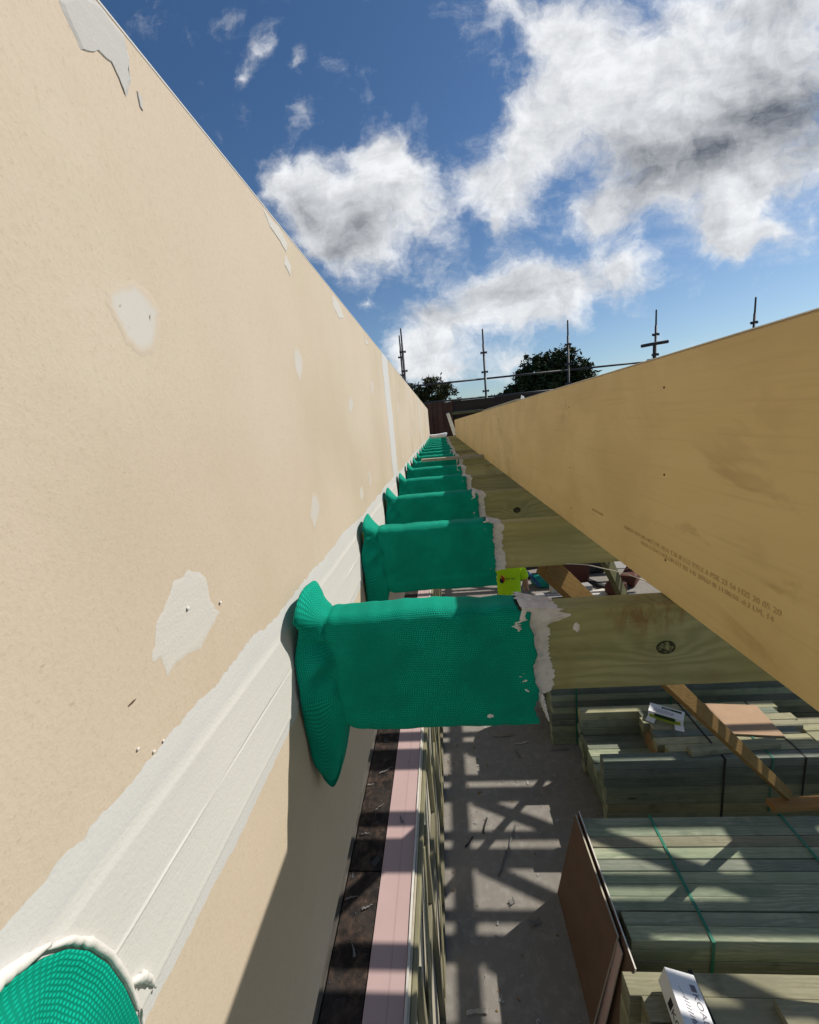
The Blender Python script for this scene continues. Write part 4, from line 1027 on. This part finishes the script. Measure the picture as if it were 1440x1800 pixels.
# ------------------------------------------------------------------ far end: boarded parapet, plank, scaffold, trees
pp = empty('boarded_parapet', (0, 11.5, 0)); tag(pp, 'dark brown boarded parapet closing the far end of the wall', 'parapet')
rf = random.Random(8)
x = -1.2; 
while x < .34:
    w = .145; bm = bmesh.new(); box(bm, x, x+w-.004, -.02, .02, .0, H+.565+rf.uniform(-.006, .006), .002); obj('board', bm, M['fencewood'], pp); x += w
for i in range(5):
    bm = bmesh.new(); box(bm, .345, 9.5, -.02-.003*(i % 2), .02, H-.85+i*.284, H-.85+(i+1)*.284-.002, .003); obj('rail_board', bm, M['darkwood'], pp)
bm = bmesh.new(); box(bm, .33, 9.5, -.11, -.024, H+.215, H+.275, .003); obj('ledger', bm, M['brace_y'], pp)
bm = bmesh.new(); box(bm, .33, .375, -.06, -.022, 0, H+.6, .002); obj('post', bm, M['fencewood'], pp)
bm = bmesh.new(); box(bm, -1.2, .34, .022, .05, 0, H+.54); obj('backing', bm, M['darkwood'], pp)  # panel added to stop light leaking through the board gaps
bm = bmesh.new(); box(bm, .345, 9.5, -.02, .02, 0, H-.86); obj('base_panel', bm, M['darkwood'], pp)
bm = bmesh.new(); beam_between(bm, (.36, 10.6, H-.31), (.23, 11.38, H+.27), .09, .03, Vector((0, -1, .6)))
tag(obj('leaning_plank', bm, M['weather']), 'pale plank leaning against the dark parapet at the far end', 'plank')
lumpbox('plastic_heap', 'crumpled white plastic heap at the far end of the sleeves', 'plastic', (-.06, 10.45, H-.312), (.4, .3, .09), M['carton'], 0, .03, .05)
YSC = 13.0
postX = [(-.93, 13.0, 2.86), (-1.06, 13.9, 2.86), (1.44, 13.0, 2.59), (3.85, 13.0, 2.56), (6.27, 13.0, 2.57), (8.88, 13.0, 2.60)]
PLAB = ['taller of the two scaffold posts showing close together over the cream wall', 'shorter scaffold post behind its taller twin over the cream wall', 'scaffold post between the wall and the dark tree', 'scaffold post in front of the dense dark tree', 'scaffold post with a clamp bracket above the beam', 'rightmost scaffold post with only its tip above the beam']
for i, (x, y, zt) in enumerate(postX):
    root = empty('scaffold_post', (x, y, 0)); tag(root, PLAB[i], 'scaffold post', 'scaffold posts beyond the far end')
    bm = bmesh.new(); tube(bm, [(0, 0, 0), (0, 0, H+zt-.42)], .031, 12); obj('tube', bm, M['steel'], root, smooth=True)
    bm = bmesh.new(); tube(bm, [(0, 0, H+zt-.419), (0, 0, H+zt-.02), (0, 0, H+zt)], [.023, .021, .016], 10); obj('spigot', bm, M['steel'], root, smooth=True)
    for q in range(6):
        z = H+zt-.66-.68*q*(.8 if q else 1)
        if z < .3: break
        bm = bmesh.new(); tube(bm, [(0, 0, z-.018), (0, 0, z+.018)], .062, 8)
        for a in range(4):
            c_, s_ = math.cos(a*1.571), math.sin(a*1.571); box(bm, c_*.075-.02, c_*.075+.02, s_*.075-.02, s_*.075+.02, z-.03, z+.03)
        obj('rosette', bm, M['steel'], root)
for i, (z, r) in enumerate(((1.19, .027), (.67, .027))):
    for k, (a, b) in enumerate(((-3.4, -.93), (-.93, 1.44), (1.44, 3.85), (3.85, 6.27), (6.27, 8.88))):
        bm = bmesh.new(); tube(bm, [(a+.04, 12.93, H+z), (b-.04, 12.93, H+z)], r, 10)
        tag(obj('scaffold_rail', bm, M['steel'], smooth=True), ('upper', 'lower')[i]+' scaffold rail '+('hidden behind the cream wall', 'ending behind the cream wall', 'between the first clear post and the dark tree post', 'from the dark tree to the bracketed post', 'right of the bracketed post, behind the beam')[k], 'scaffold rail', 'scaffold rails beyond the far end')
bk = empty('clamp_bracket', (6.27, 12.9, H+1.62)); tag(bk, 'dark steel clamp bracket on the scaffold post over the beam', 'clamp')
bm = bmesh.new(); tube(bm, [(-.45, -.04, 0), (-.08, -.04, .03), (.27, -.04, .05)], .045, 8); obj('arm', bm, M['darkgrey'], bk)
bm = bmesh.new(); tube(bm, [(-.11, -.04, 0), (-.11, -.04, -.5)], .03, 8); obj('stub', bm, M['darkgrey'], bk)
bm = bmesh.new(); tube(bm, [(-.28, -.04, -.44), (.1, -.04, -.42)], .07, 8); obj('coupler', bm, M['darkgrey'], bk)
# neighbouring low roofs / ground beyond stay out of sight behind the parapet

def tree(label, x, y, trunk_h, clumps, lm, nleaf, leaf, seed, gap=0):
    r = random.Random(seed); root = empty('tree', (x, y, 0)); tag(root, label, 'tree', 'trees beyond the scaffold')
    bm = bmesh.new()
    tube(bm, [(0, 0, 0), (.1, 0, trunk_h*.5), (0, .1, trunk_h)], [.32, .26, .2], 10)
    for (cx, cy, cz, rx, rz) in clumps:
        mid = Vector((cx*.45, cy*.5, trunk_h+(cz-trunk_h)*.35)); tube(bm, [(0, .05, trunk_h*.93), mid, (cx*.8, cy*.8, cz-rz*.2), (cx*1.05, cy, cz+rz*.4)], [.15, .10, .06, .025], 7)
        for q in range(4):
            e = Vector((cx+r.uniform(-.9, .9)*rx, cy+r.uniform(-.8, .8)*rx, cz+r.uniform(-.5, .8)*rz)); tube(bm, [(cx*.7, cy*.7, cz-rz*.35), (Vector((cx, cy, cz))+e)/2-Vector((0, 0, .1)), e], [.05, .032, .014], 5)
    obj('trunk', bm, M['bark'], root)
    verts = []; faces = []
    tot = sum(a*a*b for *_, a, b in clumps)
    for (cx, cy, cz, rx, rz) in clumps:
        nn = int(nleaf*rx*rx*rz/tot)
        # leaves gather on many small twig clusters so that sky shows between them
        ncl = max(6, nn//26)
        for c_ in range(ncl):
            d = Vector((r.gauss(0, 1), r.gauss(0, 1), r.gauss(0, 1))).normalized()*(r.random()**.40)*r.uniform(.75, 1.28)
            cc = Vector((cx+d.x*rx, cy+d.y*rx, cz+d.z*rz)); cr = r.uniform(.14, .42)*min(1, rx)
            for l in range(26):
                p = cc+Vector((r.gauss(0, cr*.6), r.gauss(0, cr*.6), r.gauss(0, cr*.4)))
                a = Vector((r.uniform(-1, 1), r.uniform(-1, 1), r.uniform(-1, .6))).normalized(); b = a.orthogonal().normalized(); b.rotate(Matrix.Rotation(r.uniform(0, 6.28), 3, a))
                s = leaf*r.uniform(.6, 1.3); i0 = len(verts)
                verts += [p-a*s, p+b*s*.32, p+a*s, p-b*s*.32]; faces.append((i0, i0+1, i0+2, i0+3))
    me = bpy.data.meshes.new('crown'); me.from_pydata(verts, [], faces); me.materials.append(M[lm])
    o = bpy.data.objects.new('crown', me); C.objects.link(o); o.parent = root
    return root
# dense dark tree (right) and open gum-like tree (left)
tree('dense dark tree standing beyond the scaffold, right of the clear post', 7.3, 30, 3.2, [(-1.9, 0, 5.0, 1.15, 1.0), (-.4, .3, 6.1, 1.25, 1.3), (.9, 0, 6.7, 1.15, 1.15), (1.9, -.3, 5.9, 1.15, 1.2), (-1.2, 0, 5.9, .9, .9), (.2, 0, 4.9, 1.6, 1.3), (2.6, .2, 5.1, .8, .8), (-2.5, .2, 4.3, .8, .7), (1.6, 0, 4.6, 1.3, 1.0), (-.9, .2, 4.2, 1.5, .9), (3.3, 0, 5.2, .4, .35)], 'leafdark', 24000, .17, 4)
tree('open olive tree with bare twigs beyond the cream wall end', -.6, 30, 3.0, [(-1.6, 0, 6.0, .75, .5), (-.6, .2, 5.7, .7, .5), (.3, 0, 6.1, .75, .55), (1.2, -.2, 5.6, .65, .5), (1.9, 0, 5.0, .42, .3), (-1.1, 0, 5.1, .8, .5), (.4, .2, 5.1, .8, .5), (-2.4, .1, 5.3, .7, .6), (1.35, .1, 4.7, .4, .3)], 'leafgum', 7500, .14, 9)
tree('small low tree showing above the yellow beam', 11.6, 31, 2.2, [(-.4, 0, 4.1, .7, .45), (.5, 0, 4.4, .6, .4)], 'leafdark', 4000, .13, 14)
